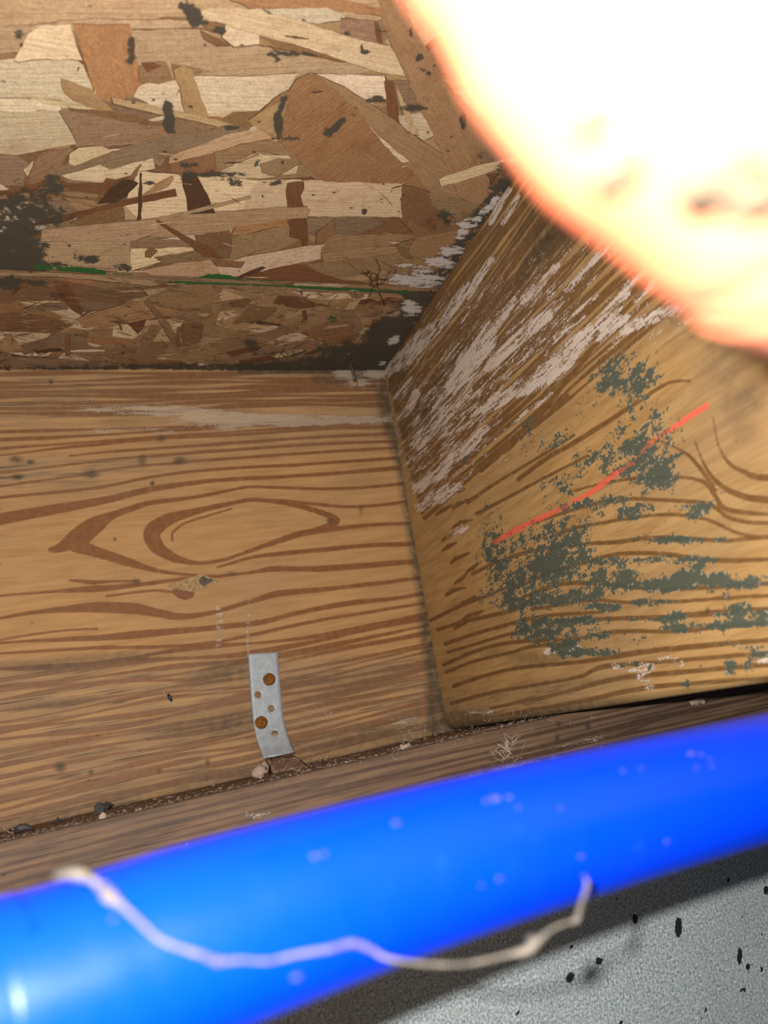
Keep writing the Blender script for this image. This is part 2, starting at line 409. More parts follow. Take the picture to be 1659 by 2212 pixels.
def rim_weath(px, py, P):
    a = np.clip((py-1390-(900-px)*.03)/50, 0, 1)*.9
    b = np.clip((1075-(px*.12)-py)/40, 0, 1)*.45
    c = blobs(px, py, [(120,1010,230,60,.5), (40,860,220,40,.45)])
    d = blobs(px, py, [(160,960,260,28,.9)])
    return (np.clip(np.maximum(a, b)+c, 0, 1)*(1-.9*d)).astype(np.float32)
RIM = dict(
  late=lambda px, py, P: sdf_lines(px, py, RIM_LINES)+1.0,
  weath=rim_weath,
  white=lambda px, py, P: np.maximum(blobs(px, py, [(560,905,170,11,.8,-1),(420,893,150,12,.7,3),(700,912,110,7,.85,-2),(790,907,60,6,.8),(300,885,140,9,.5),
        (745,808,24,9,1),(775,826,22,8,1),(810,808,28,8,1),(500,916,50,8,.8),(850,812,14,12,.8),(880,1560,40,20,.45),(700,1540,60,20,.3),(300,930,200,12,.35)]),
        soft_lines(px, py, [curve_px([(540,1290,5,.5),(535,1360,7,.6),(537,1440,4,.5)]), curve_px([(470,1310,8,.5),(476,1345,14,.55),(470,1400,8,.4)])])),
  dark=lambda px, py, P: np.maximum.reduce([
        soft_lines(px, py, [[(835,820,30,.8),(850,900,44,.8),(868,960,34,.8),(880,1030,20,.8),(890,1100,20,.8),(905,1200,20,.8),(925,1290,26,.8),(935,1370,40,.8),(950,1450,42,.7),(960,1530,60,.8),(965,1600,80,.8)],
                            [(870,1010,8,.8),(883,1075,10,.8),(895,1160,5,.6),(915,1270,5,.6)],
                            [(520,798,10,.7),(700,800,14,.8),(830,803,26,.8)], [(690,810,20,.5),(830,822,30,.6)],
                            [(-100,1830,26,.4),(0,1800,30,.45),(300,1725,28,.5),(600,1660,26,.5),(960,1580,34,.6)]]),  # dark strip along the foot of the board
        blobs(px, py, [(35,992,12,7,.8),(66,998,7,4,1),(38,1030,10,5,.9),(196,1024,14,8,.8),(307,994,8,10,.7),(389,995,12,7,.85),(329,1044,4,4,1),(110,825,4,4,1),(348,948,8,6,.7),
              (248,1165,3.2,3.2,1),(130,1657,10,9,.9),(196,1668,5,4,1),(448,1648,4,7,1),(343,1665,5,4,.8),(446,1681,3,5,.7),(294,1256,8,6,.6),(712,1124,6,4,.9),(780,1102,4,9,.5),
              (250,1420,120,12,.5,-4),(90,1440,90,12,.5),(120,1520,90,9,.4,-6),(420,1570,110,26,.35,-6),(490,1450,60,22,.55,-6),(520,1560,60,30,.5),(700,1480,130,30,.3,-8),(380,1700,160,26,.35,-12),(780,1600,140,26,.5,-12),(500,1240,9,6,.4)])]),
)
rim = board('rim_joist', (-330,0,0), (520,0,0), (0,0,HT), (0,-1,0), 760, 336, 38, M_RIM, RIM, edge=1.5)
tag(rim, 'knotty honey-brown rim board with oval cathedral grain, running behind the metal strap', 'joist')

# ---- floor joist on the right
JL = [curve_px(L) for L in [
  [(930,1340,4),(1002,1306,6),(1060,1284,4),(1110,1262,3)],
  [(946,1360,5),(1013,1340,6),(1094,1322,6),(1150,1302,4)],
  [(962,1391,6),(1040,1365,5),(1121,1343,6),(1180,1330,5),(1300,1322,4)],
  [(968,1409,4),(1078,1376,4),(1140,1358,4)],
  [(958,1436,5),(1040,1402,5),(1121,1386,6),(1242,1380,4),(1334,1364,6),(1457,1364,5),(1549,1355,6),(1659,1347,5),(1900,1335,5)],
  [(964,1452,5),(1026,1428,4),(1094,1412,4),(1150,1396,5),(1242,1390,5)],
  [(980,1482,6),(1053,1458,5),(1121,1443,5),(1250,1430,6),(1334,1417,9),(1426,1404,8),(1518,1395,9),(1659,1383,7),(1900,1368,7)],
  [(975,1519,5),(1067,1495,5),(1148,1481,4),(1250,1462,5),(1303,1440,8),(1400,1432,6),(1487,1425,6),(1659,1411,6),(1900,1398,6)],
  [(1060,1530,4),(1200,1500,5),(1334,1466,8),(1457,1453,8),(1659,1436,7),(1900,1420,6)],
  [(1080,1545,4),(1250,1515,6),(1395,1486,8),(1549,1472,6),(1659,1465,5),(1900,1450,5)],
  [(1020,1240,4),(1080,1212,5),(1150,1190,5),(1250,1176,5),(1331,1171,6),(1411,1162,7),(1500,1164,6),(1570,1168,7),(1659,1160,7),(1900,1150,6)],
  [(1100,1275,4),(1180,1240,5),(1257,1217,6),(1334,1197,6),(1426,1196,7),(1500,1206,7),(1579,1211,8),(1659,1208,6),(1900,1200,6)],
  [(1130,1290,4),(1211,1262,6),(1300,1262,6),(1395,1271,5),(1470,1272,5),(1549,1268,6),(1659,1262,5),(1900,1255,5)],
  [(1150,1316,5),(1273,1297,4),(1350,1301,5),(1426,1300,6),(1500,1297,5),(1564,1292,6),(1659,1287,5),(1900,1278,5)],
  [(1150,1343,5),(1303,1337,6),(1426,1333,7),(1490,1328,9),(1533,1325,11),(1590,1320,8),(1659,1315,6),(1900,1306,6)],
  [(1190,1160,4),(1242,1141,5),(1346,1122,4),(1426,1112,5),(1480,1114,5),(1533,1124,5),(1590,1150,4),(1640,1160,4)],
  [(1150,1130,4),(1211,1110,4),(1303,1084,4),(1360,1078,5),(1411,1079,5),(1518,1086,6),(1550,1100,6),(1580,1120,6),(1659,1130,6),(1900,1125,5)],
  [(1240,1060,3),(1300,1045,3),(1365,1034,4),(1457,1030,4),(1518,1040,5),(1545,1070,7),(1570,1100,8),(1659,1112,5)],
  [(1380,948,1),(1420,952,2),(1480,978,4),(1515,1015,5),(1545,1060,5)],
  [(1120,1035,7),(1181,991,7),(1230,962,7),(1273,936,8),(1320,906,6),(1365,877,7),(1441,829,4),(1490,822,3)],
  [(1010,1085,5),(1085,1035,4),(1160,990,3),(1240,940,3)],
  [(1040,1015,9),(1100,960,8),(1150,908,10),(1185,870,9),(1211,838,9),(1245,798,7),(1273,761,9),(1300,728,7),(1349,672,6),(1400,615,4)],
  [(1030,1110,5),(1110,1068,4),(1180,1030,4),(1270,985,3)],
  # the whorl on the far right
  [(1500,950,0),(1520,1000,2),(1548,1040,6),(1590,1066,10),(1660,1080,12),(1900,1090,12)],
  [(1540,900,0),(1552,960,1),(1575,1000,5),(1610,1020,8),(1660,1032,11),(1900,1035,12)],
]]
_vx, _vy = 225.0, 1691.0
def ray_line(x0, y0, x1, w, wv=.5, seed=0, amp=3.0):
    g = random.Random(seed); L = []; ph = g.uniform(0, 6); s = (y0-_vy)/(x0-_vx)
    for i in range(16):
        x = x0+(x1-x0)*i/15; y = _vy+(x-_vx)*s
        L.append((x+amp*math.sin(i*.8+ph), y+amp*.6*math.cos(i*.7+ph), max(w*(1+wv*math.sin(i*1.1+ph)), .8)))
    return L
_g = random.Random(5)
for i in range(40):
    t = (i+_g.uniform(-.3,.3))/40
    x0 = 832+t*85; y0 = 795+t*330
    JL.append(ray_line(x0, y0, 1250+t*330+_g.uniform(-60, 60), _g.uniform(2.5, 7.5), seed=i))
for i in range(14):
    x0 = _g.uniform(930, 1300); y0 = 1691-(x0-225)*_g.uniform(.75, 1.32)
    JL.append(ray_line(x0, y0, x0+_g.uniform(80, 260), _g.uniform(3, 8), seed=100+i))
for i in range(16):        # short flecks beside the corner
    y0 = 1000+i*24+_g.uniform(-8,8); x0 = 905+(y0-1000)*.17+_g.uniform(8, 70)
    JL.append([(x0, y0, 3), (x0+14, y0-10, 7), (x0+_g.uniform(24,50), y0-_g.uniform(16,24), 2)])
JW = [[(840,800,22,.85),(870,775,26,.9),(902,740,20,.8)], [(880,775,22,.9),(905,740,30,1),(930,712,20,.8)], [(925,735,10,.7),(990,660,10,.8)],
  [(955,702,14,.9),(985,655,20,1),(1015,618,14,.9)], [(1008,640,14,.8),(1035,600,14,.9),(1062,560,10,.8)], [(1060,480,10,1),(1080,440,10,1),(1100,410,8,.9)],
  [(1086,482,9,.9),(1120,425,8,.8)], [(975,838,22,1),(1005,795,40,1.1),(1035,755,34,1.1),(1062,722,18,1)], [(1040,745,14,.9),(1075,700,16,1),(1112,648,12,.9)],
  [(1055,795,18,.9),(1110,740,24,1),(1180,682,18,.9)], [(1130,650,12,.9),(1165,615,16,.9),(1205,575,10,.8)], [(1120,850,14,.9),(1165,820,34,1),(1215,780,38,1.1),(1275,715,20,1)],
  [(1040,890,10,.9),(1090,860,24,1.1),(1125,830,20,1)], [(1295,705,16,.9),(1325,668,26,1),(1352,635,16,.9)], [(1225,625,14,.7),(1270,580,18,.8),(1322,528,12,.7)],
  [(1150,712,12,.9),(1187,684,12,.9)], [(1295,732,12,.9),(1349,686,16,.9)], [(1345,715,12,.8),(1400,690,22,.9),(1450,672,22,.95),(1490,650,18,.9)], [(1372,650,10,.9),(1426,595,11,.95)],
  [(1347,620,10,.7),(1411,578,10,.8)], [(895,960,18,.8),(950,905,24,.8),(1015,850,20,.8)], [(902,1055,18,.9),(950,1020,22,.85),(1010,965,18,.8),(1050,925,12,.7)],
  [(905,1095,16,.8),(945,1072,30,.85),(990,1052,18,.8)], [(970,1160,10,.7),(988,1148,18,.75),(1008,1138,8,.7)], [(930,880,14,.8),(990,810,10,.7)], [(1010,760,8,.8),(1055,700,8,.8)],
  [(855,860,8,.8),(890,820,10,.8)], [(862,905,8,.8),(885,880,14,.8)], [(890,870,14,.85),(900,850,14,.9)], [(1170,800,8,.7),(1250,740,8,.7)], [(1200,730,10,.7),(1260,680,9,.8)],
  [(1110,910,8,.7),(1190,850,8,.7)], [(1020,900,10,.8),(1075,850,10,.8)], [(960,960,8,.7),(1020,905,10,.7)], [(880,1000,10,.7),(930,950,12,.75)], [(1240,680,9,.8),(1290,640,8,.7)],
  [(1300,900,3,.0),(1301,901,3,0)], [(1180,1408,10,.9),(1210,1402,8,.9),(1250,1400,10,.9)], [(1010,1545,14,.5),(1060,1535,16,.6)], [(1330,1438,16,.55),(1400,1442,18,.5)], [(1385,1455,20,.5),(1400,1480,20,.5)],
  [(1420,1420,16,.5),(1470,1430,14,.4)], [(1640,1430,8,.9),(1659,1426,8,.9)], [(1600,1419,5,.8),(1640,1417,5,.8)], [(1150,700,6,.7),(1200,660,6,.7)], [(990,700,6,.7),(1040,640,6,.7)]]
JG = [(1344,804,62,42,.62),(1385,845,46,26,.62,-40),(1325,835,18,34,.62),(1411,945,66,66,.70),(1349,992,60,40,.66),(1432,1031,40,26,.82),(1410,1000,50,34,.5),(1188,959,60,28,.42,-25),(1131,928,30,36,.42),(1022,990,34,18,.42),
  (1266,1000,50,22,.42),(1204,1052,42,36,.55),(1266,1088,56,10,.85,-6),(1360,1109,30,12,.95),(1382,1096,40,8,.6),(1505,1106,26,20,.85),(1495,1095,30,6,.6),(1059,1130,26,48,.45),(1204,1156,64,34,.72),(1204,1215,72,44,.85),(1090,1192,44,34,.6),
  (1110,1258,56,44,.68),(1131,1300,56,24,.66),(1490,1166,86,8,1.0),(1430,1168,20,6,.8),(1334,1212,88,9,.85,-3),(1500,1210,60,10,.75),(1505,1222,14,22,.8),(1250,1288,72,17,.92,-8),(1339,1250,58,24,.9),(1455,1256,60,18,.92,-8),(1420,1266,60,7,.9),(1560,1254,60,12,.8),(1640,1256,40,14,.7),
  (1163,1360,50,26,.92),(1240,1340,66,12,.9),(1302,1311,46,9,.95),(1395,1302,34,8,1),(1440,1300,20,6,.9),(1385,1338,50,6,.85),(1458,1332,32,11,1),(1458,1356,24,9,.9),(1608,1322,50,20,.72),(1572,1330,40,6,.7),(1620,1348,60,7,.8),(1545,1352,40,9,.8),
  (1282,1368,60,9,.6),(1215,1400,24,22,.9),(1245,1382,40,12,.7),(1300,1410,46,10,.8),(1252,1412,40,8,.8),(1639,1412,28,14,.8),(1590,1392,50,10,.45),(1577,1443,14,16,.75),(1618,1441,14,16,.75),(1344,1440,7,6,.9),(1374,1436,6,7,1),(1403,1442,7,7,1),
  (1520,1240,60,40,.30),(1300,1130,160,60,.22),(1400,1060,160,60,.22),(1250,850,130,60,.22,-40),(1420,1380,160,40,.24),(1600,1280,60,30,.4),(1421,1028,12,14,.9),(1448,1040,12,12,.9),(1411,1040,6,8,.9),(1060,1240,40,90,.35),
  (1300,500,7,10,.9),(1265,550,7,8,.7),(1165,560,40,26,.35,-60),(1290,1246,16,24,.8),(1180,1280,60,22,.6),(1483,1475,8,10,.9),(1513,1440,5,8,.8),(1225,730,9,7,.4),(1420,760,40,10,.25)]
def j_weath(px, py, P):
    a = np.clip((P[:,1]*0+ (1500-900)/600 - 0)*0, 0, 1)
    return np.clip(blobs(px, py, [(1120,600,190,140,.7,-55),(1050,1530,260,30,.7,-9),(1560,700,120,60,.6),(1590,880,60,90,.45),(880,900,60,120,.5)]), 0, 1)
JD = [(1195,500,70,34,.7,-58),(1150,560,70,14,.55,-58),(950,830,110,12,.5,-52),(920,890,60,12,.6,-52),(1250,1530,120,14,.35,-8),(1100,1560,200,12,.7,-10),(1480,670,36,16,.45,-30),(1590,880,24,60,.32,-20),(1625,850,20,40,.4,-30),
      (1560,790,44,40,.3),(1529,1319,4,5,1),(1512,1097,2,2,1),(1160,1425,50,14,.5),(865,830,14,30,.4,30),(1140,480,60,10,.5,-58),(980,760,70,8,.4,-54),(1040,1410,80,6,.2),(1212,1478,90,10,.35,-6),(985,1560,60,18,.7,-10)]
JOIST = dict(
  late=lambda px, py, P: sdf_lines(px, py, JL)+1.7,
  white=lambda px, py, P: np.maximum(soft_lines(px, py, JW)*.76, blobs(px, py, [(1000,760,200,150,.22,-50),(1150,720,260,90,.24,-45),(950,990,120,120,.24),(1430,690,120,40,.28,-20)])),
  green=lambda px, py, P: blobs(px, py, JG)*.9,
  weath=j_weath,
  dark=lambda px, py, P: np.maximum(blobs(px, py, JD), soft_lines(px, py, [[(1000,1585,14,.8),(1180,1555,12,.9),(1400,1525,10,.9),(1659,1488,8,.8)]])),  # dark blotches, and a dark strip along the bottom edge
  crayon=lambda px, py, P: sdf_lines(px, py, [[(1068,1170,12),(1110,1147,14),(1150,1127,13),(1225,1093,11)],[(1238,1083,10),(1280,1062,14),(1330,1022,14),(1368,1000,9)],[(1385,978,6),(1400,960,8),(1420,944,6)],[(1432,936,8),(1450,928,12),(1488,900,15),(1525,877,14)],[(1368,996,4),(1400,965,5),(1440,935,5)]]),
)
jn = np.cross(np.array([YT, 1, 0.]), np.array([TX/HT, 0, 1.])); jn /= np.linalg.norm(jn)
if jn[0] > 0: jn = -jn
JL_LEN = 560.0
joist = board('floor_joist', (-JL_LEN*YT, -JL_LEN, 1.2), (JL_LEN*YT, JL_LEN-.3, 0), (TX/HT*(HT-1.2), 0, HT-1.2), jn, 800, 336, 38, M_JOIST, JOIST, edge=4)
tag(joist, 'weathered floor joist blotched white and grey-green, with a red crayon stroke across it', 'joist')

# ---- sill plate
SLAT = fan([(-200,1880),(300,1760),(900,1628),(1800,1430)], [(-200,2150),(300,2010),(900,1830),(1800,1600)], 17, 2.5, 8, jit=.35, seed=9)
SLAT += [curve_px([(1040,1660,5),(1180,1628,6),(1330,1590,6),(1450,1545,7),(1600,1512,6)]), curve_px([(1060,1640,8),(1200,1605,9),(1350,1565,8),(1500,1530,5)])]
SILL = dict(late=lambda px, py, P: sdf_lines(px, py, SLAT),
  weath=lambda px, py, P: np.clip(.8-(px-600)/900, .1, .8).astype(np.float32),
  dark=lambda px, py, P: np.maximum(soft_lines(px, py, [[(-100,1850,12,.3),(471,1716,10,.3),(881,1624,10,.3),(1177,1555,12,.5)]]), blobs(px, py, [(120,1890,120,14,.4,-13),(330,1790,90,7,.5,-15),(1204,1594,4,8,1),(1206,1564,5,5,1),(1270,1568,5,8,1)])),  # dark strip along the top edge, and a few spots
  white=lambda px, py, P: blobs(px, py, [(1130,1655,150,8,.55,-13),(1250,1605,60,6,.5,-13),(950,1700,90,8,.4,-13),(560,1760,60,8,.35)]))
sill = board('sill_plate', (-620,-102,-38), (1100,0,0), (0,0,38), (0,-1,0), 1200, 60, 140, M_SILL, SILL, edge=1.5)
tag(sill, 'dark purplish-brown wooden sill plate under the joists, above the blue pipe', 'beam')

# ---- concrete foundation wall
def concrete():
    k = NT('concrete'); c = k.coord((1000,)*3)
    f = k.noise(c, .9, 6, .75); m = k.noise(c, .28, 5, .65, .3); b = k.noise(c, .03, 4, .5)
    col = k.mix(k.ramp(f, .40, .60), (.22,.28,.30), (.76,.84,.85)); col = k.mix(k.ramp(m, .4, .68, 0, .6), col, (.50,.55,.54))
    col = k.mix(k.ramp(b, .45, .75, 0, .3), col, (.36,.36,.31))
    st = k.noise(k.coord((420,420,180)), 1, 3, .6); s = k.ramp(st, .76, .79)
    vo = k.n('ShaderNodeTexVoronoi'); k.link(k.coord((1000,1000,600)), vo.inputs['Vector']); vo.inputs['Scale'].default_value = .16
    s2 = k.math('MULTIPLY', k.ramp(vo.outputs['Distance'], .075, .045), k.ramp(b, .45, .5))
    d = k.ramp(k.math('SUBTRACT', k.attr('dark'), k.math('MULTIPLY', f, .5)), .05, .2)
    col = k.mix(k.math('MAXIMUM', k.math('MAXIMUM', s, s2), d), col, (.022,.024,.028))
    h = k.math('SUBTRACT', k.math('ADD', f, k.math('MULTIPLY', m, .7)), k.math('MAXIMUM', s, d))
    return k.done(col, .9, k.bump(h, .0007, .7), .2)
FW = dict(dark=lambda px, py, P: np.maximum(blobs(px, py, [(1466,2003,6,19,1),(1598,2065,4,16,.95),(1232,2112,9,14,.6,20),(1372,1985,5,9,.9),(1294,2076,8,8,.7,30),(1616,2088,5,6,.9),(1647,2092,3,6,.9),(1655,1923,5,8,1),(1572,1900,3,4,.9),(1116,2188,4,4,.9),(1606,2140,5,4,.9),(1558,2128,3,4,.8),(1340,2210,4,4,.8),(1526,2180,3,4,.8),(1235,2045,5,4,.7)]),0))
fwall = board('wall_front', (-620,-101,-420), (1100,0,0), (0,0,381.5), (0,-1,0), 600, 300, 180, concrete(), FW, edge=1)
fwall['kind'] = 'structure'; fwall['label'] = 'pale grey pitted concrete foundation wall below the sill plate'

# ================================================================== OSB SUBFLOOR
C = dict(P=(.75,.60,.36), W=(.80,.63,.44), T=(.42,.265,.125), O=(.40,.215,.095), B=(.27,.15,.070), R=(.20,.090,.040), D=(.105,.058,.030), G=(.31,.20,.118), L=(.55,.38,.215), K=(.07,.052,.03), M=(.34,.215,.11))
NEAR = [
 ('L',0,[(-60,-60),(870,-60),(860,20),(800,50),(600,30),(360,36),(60,62),(-60,70)]), ('O',8,[(480,-10),(700,-10),(880,30),(835,36),(700,20),(560,26)]),
 ('L',0,[(0,60),(200,40),(430,44),(440,62),(285,62),(60,66)]),
 ('W',0,[(-60,128),(160,126),(180,140),(200,190),(205,240),(130,232),(-60,240)]), ('L',0,[(-60,60),(70,55),(50,112),(-60,118)]),
 ('P',10,[(30,130),(48,95),(62,72),(90,55),(150,52),(165,100),(178,130),(100,127),(40,133)]),
 ('L',-3,[(283,65),(430,62),(520,90),(660,120),(820,150),(700,170),(560,162),(420,160),(300,152)]), ('W',0,[(488,52),(530,62),(560,76),(560,95),(505,100),(480,80)]),
 ('B',20,[(432,62),(500,98),(470,98),(440,82)]), ('O',75,[(157,53),(281,53),(290,90),(300,150),(312,205),(285,205),(250,220),(212,215),(198,180),(176,110)]),
 ('W',0,[(555,18),(610,18),(706,16),(745,33),(745,43),(690,50),(646,46),(600,30)]), ('G',10,[(735,40),(815,45),(835,97),(790,90),(735,72)]), ('R',70,[(807,45),(816,48),(824,72),(826,94),(814,90)]),
 ('W',2,[(300,185),(380,165),(560,163),(645,158),(600,205),(560,238),(430,245),(330,228),(288,208)]), ('W',0,[(676,158),(830,163),(838,215),(790,214),(720,178)]), ('M',0,[(300,140),(345,130),(440,150),(430,162),(345,180),(300,175)]), ('R',5,[(303,134),(330,133),(350,142),(318,156)]),
 ('P',12,[(405,32),(450,18),(555,18),(600,30),(661,48),(751,78),(842,99),(872,145),(884,166),(812,154),(721,123),(631,93),(540,69),(489,51),(440,44)]),
 ('T',75,[(374,150),(395,140),(416,150),(434,211),(449,248),(446,259),(401,244),(392,205)]), ('M',80,[(378,255),(446,262),(460,300),(455,345),(400,345),(375,290)]),
 ('W',0,[(-60,205),(20,212),(130,216),(132,240),(-60,242)]), ('G',-4,[(125,238),(152,230),(250,243),(348,265),(345,290),(300,310),(165,320),(140,271)]),
 ('P',-2,[(-60,240),(0,240),(127,239),(146,271),(165,310),(95,322),(35,334),(-60,322)]), ('T',20,[(132,168),(195,190),(245,238),(205,238),(160,215),(140,200)]),
 ('P',4,[(57,209),(110,214),(205,233),(170,236),(110,228)]), ('B',6,[(147,232),(255,243),(348,266),(345,272),(250,258),(150,238)]), ('L',8,[(241,209),(330,226),(500,266),(508,274),(495,278),(380,252),(300,236),(245,222)]),
 ('R',0,[(455,275),(475,276),(483,290),(470,298),(455,298)]),
 ('G',-14,[(105,373),(150,350),(250,320),(340,298),(440,286),(480,270),(540,276),(470,310),(430,322),(300,350),(150,387)]), ('M',-30,[(60,395),(75,350),(90,328),(150,318),(132,360),(104,398)]),
 ('G',0,[(-60,330),(35,335),(60,350),(50,400),(0,400),(-60,395)]), ('P',-20,[(50,366),(72,345),(60,380)]), ('W',-30,[(-60,380),(0,395),(20,408),(-60,418)]),
 ('P',-8,[(150,330),(170,318),(220,314),(242,325),(200,340),(160,357),(148,350)]), ('P',-4,[(132,377),(170,368),(215,354),(237,364),(330,340),(335,362),(215,394),(150,386)]), ('M',0,[(450,330),(560,300),(640,308),(635,340),(560,325),(510,345),(470,372),(440,375)]),
 ('P',-6,[(470,372),(510,350),(560,332),(620,334),(645,350),(640,372),(560,384),(480,380)]), ('M',-35,[(560,352),(600,340),(640,340),(645,352),(600,378),(565,372)]),
 ('L',-14,[(365,352),(366,338),(430,312),(500,286),(560,277),(602,282),(612,295),(520,308),(450,332),(400,342)]), ('B',85,[(400,345),(460,328),(470,378),(450,376),(365,368),(370,352)]),
 ('L',0,[(259,438),(400,421),(405,452),(316,473),(250,473),(268,450)]), ('P',1,[(298,368),(425,378),(480,380),(560,388),(650,386),(640,455),(520,455),(480,454),(300,472),(268,440)]), ('P',2,[(560,388),(640,387),(882,392),(884,402),(868,408),(870,420),(862,430),(872,438),(868,468),(760,466),(660,466),(520,457),(540,410)]),
 ('M',30,[(672,155),(700,168),(740,185),(850,255),(920,310),(1010,368),(1068,430),(1000,442),(930,415),(840,360),(790,290),(740,220)]),
 ('G',0,[(835,172),(892,175),(905,240),(870,252),(850,215)]), ('W',10,[(850,250),(922,240),(938,290),(915,302),(870,272)]), ('R',85,[(829,172),(851,174),(858,220),(862,262),(838,250)]), ('L',75,[(853,175),(866,205),(890,250),(906,290),(888,287),(862,215)]),
 ('W',15,[(772,265),(800,272),(848,318),(884,346),(868,350),(815,310)]), ('G',35,[(925,140),(985,200),(1066,285),(1050,302),(975,252),(935,200)]), ('M',40,[(970,200),(1062,285),(1098,315),(1020,335),(980,270)]),
 ('T',62,[(810,-30),(870,10),(900,70),(930,120),(975,200),(1020,315),(1062,400),(1068,430),(1030,442),(990,422),(950,322),(900,212),(862,132),(825,45)]),
 ('O',-38,[(672,155),(640,168),(625,192),(590,212),(568,235),(535,258),(560,278),(600,302),(640,340),(700,390),(862,394),(885,402),(870,440),(880,472),(930,503),(973,485),(960,462),(900,378),(830,312),(770,232),(700,172)]),
 ('B',-40,[(868,395),(930,412),(973,485),(930,503),(870,485),(866,440)]), ('T',-42,[(535,258),(560,242),(622,206),(612,250),(606,300),(585,288),(560,278)]),
 ('P',-12,[(948,386),(960,378),(1040,353),(1130,332),(1142,340),(1080,362),(1000,388),(953,400)]), ('G',-18,[(1035,330),(1075,298),(1120,300),(1140,330),(1050,350)]), ('B',0,[(1060,400),(1080,370),(1160,350),(1160,380),(1080,420)]),
 ('M',10,[(925,415),(980,425),(1030,440),(1045,455),(1010,482),(970,472),(935,440)]), ('B',30,[(880,470),(930,500),(1000,480),(1030,470),(1000,530),(960,560),(880,540)]),
 ('B',-3,[(719,470),(860,468),(890,500),(800,508),(720,506)]), ('G',2,[(725,470),(800,468),(830,480),(770,506),(722,504)]), ('M',12,[(499,511),(560,498),(623,481),(650,515),(600,540),(520,562),(480,562),(470,530)]), ('G',8,[(662,470),(722,468),(718,484),(664,500)]), ('B',85,[(684,500),(722,470),(721,517),(704,530),(683,522)]),
 ('O',0,[(510,487),(620,470),(620,482),(520,505),(500,505)]),
 ('L',-3,[(290,500),(302,474),(400,458),(520,452),(620,444),(662,443),(669,454),(662,469),(611,472),(511,487),(430,503),(340,510)]),
 ('R',88,[(620,392),(641,389),(656,389),(657,405),(649,420),(656,444),(620,446),(617,420)]), ('R',88,[(623,470),(662,468),(665,530),(652,531),(649,516),(624,509)]),
 ('M',-8,[(719,505),(882,504),(896,508),(852,527),(731,542),(692,543),(690,530)]), ('M',-5,[(662,568),(792,552),(807,538),(852,548),(884,570),(878,605),(792,603),(731,603),(686,588)]), ('T',-7,[(694,545),(777,534),(882,528),(884,540),(792,553),(701,566)]),
 ('R',5,[(505,598),(545,583),(600,571),(656,567),(690,586),(745,604),(860,614),(700,618),(545,608)]), ('L',-4,[(731,600),(800,588),(830,582),(836,588),(780,604)]), ('B',-30,[(852,528),(882,534),(892,560),(868,552)]),
 ('T',-12,[(883,545),(886,528),(902,510),(970,498),(1012,488),(1004,530),(950,548),(912,562),(893,552)]),
 ('W',-12,[(465,573),(533,550),(610,538),(650,530),(701,525),(692,536),(692,556),(611,572),(521,593),(475,596)]), ('D',-25,[(533,585),(566,572),(574,575),(560,584),(520,599),(505,599)]),
 ('L',-4,[(300,580),(330,566),(400,560),(454,555),(466,573),(475,596),(470,606),(330,594)]), ('B',40,[(455,556),(530,562),(520,575),(470,572)]),
 ('R',0,[(50,480),(75,495),(125,508),(122,516),(88,516),(50,500)]), ('M',0,[(85,493),(120,480),(180,470),(210,480),(160,492),(90,500)]), ('B',-15,[(200,455),(265,440),(270,470),(200,490),(150,480)]),
 ('L',-5,[(85,518),(90,494),(200,482),(301,474),(346,472),(336,500),(282,518)]), ('L',0,[(73,524),(180,518),(280,517),(284,581),(262,578),(150,569),(75,566),(62,542)]),
 ('P',-8,[(282,533),(350,528),(424,528),(419,540),(355,560),(283,582)]), ('G',0,[(282,517),(350,514),(400,514),(424,529),(282,533)]), ('B',20,[(313,541),(320,534),(331,533),(341,538),(325,554),(314,552)]), ('B',0,[(355,558),(385,556),(420,558),(350,572),(300,582)]),
 ('B',70,[(419,505),(494,495),(500,529),(494,556),(428,540)]), ('M',-10,[(331,552),(428,537),(470,556),(440,560),(355,566)]), ('R',28,[(335,473),(342,471),(377,492),(410,510),(446,527),(484,556),(437,552),(405,522),(370,500)]),
 ('D',75,[(394,371),(422,371),(434,392),(447,415),(456,438),(465,457),(407,459),(401,420),(392,385)]), ('L',-14,[(360,464),(430,446),(500,429),(540,419),(543,424),(500,436),(430,454),(365,468)]),
 ('T',-35,[(371,377),(376,382),(362,400),(316,421),(302,421),(347,387)]), ('R',-12,[(378,403),(382,420),(301,434),(211,452),(130,476),(60,486),(60,480),(181,450),(271,426)]), ('M',5,[(120,408),(169,410),(225,418),(215,424),(150,420)]),
 ('R',0,[(120,374),(145,390),(228,390),(217,412),(150,406),(130,395)]), ('D',-40,[(262,384),(285,384),(299,391),(271,421),(247,434),(207,437),(229,411)]), ('R',-45,[(229,380),(253,384),(240,400),(226,411),(208,434),(214,412)]), ('B',-60,[(275,382),(302,350),(304,352),(285,385)]),
 ('T',10,[(120,419),(169,426),(217,440),(211,442),(150,431)]), ('D',88,[(301,368),(306,369),(307,400),(305,469),(295,470),(298,430)]), ('R',-10,[(18,408),(60,396),(66,408),(30,414)]), ('R',-30,[(60,399),(102,381),(90,394),(70,410)]), ('M',-12,[(-60,425),(30,415),(70,412),(60,426),(-60,445)]),
]
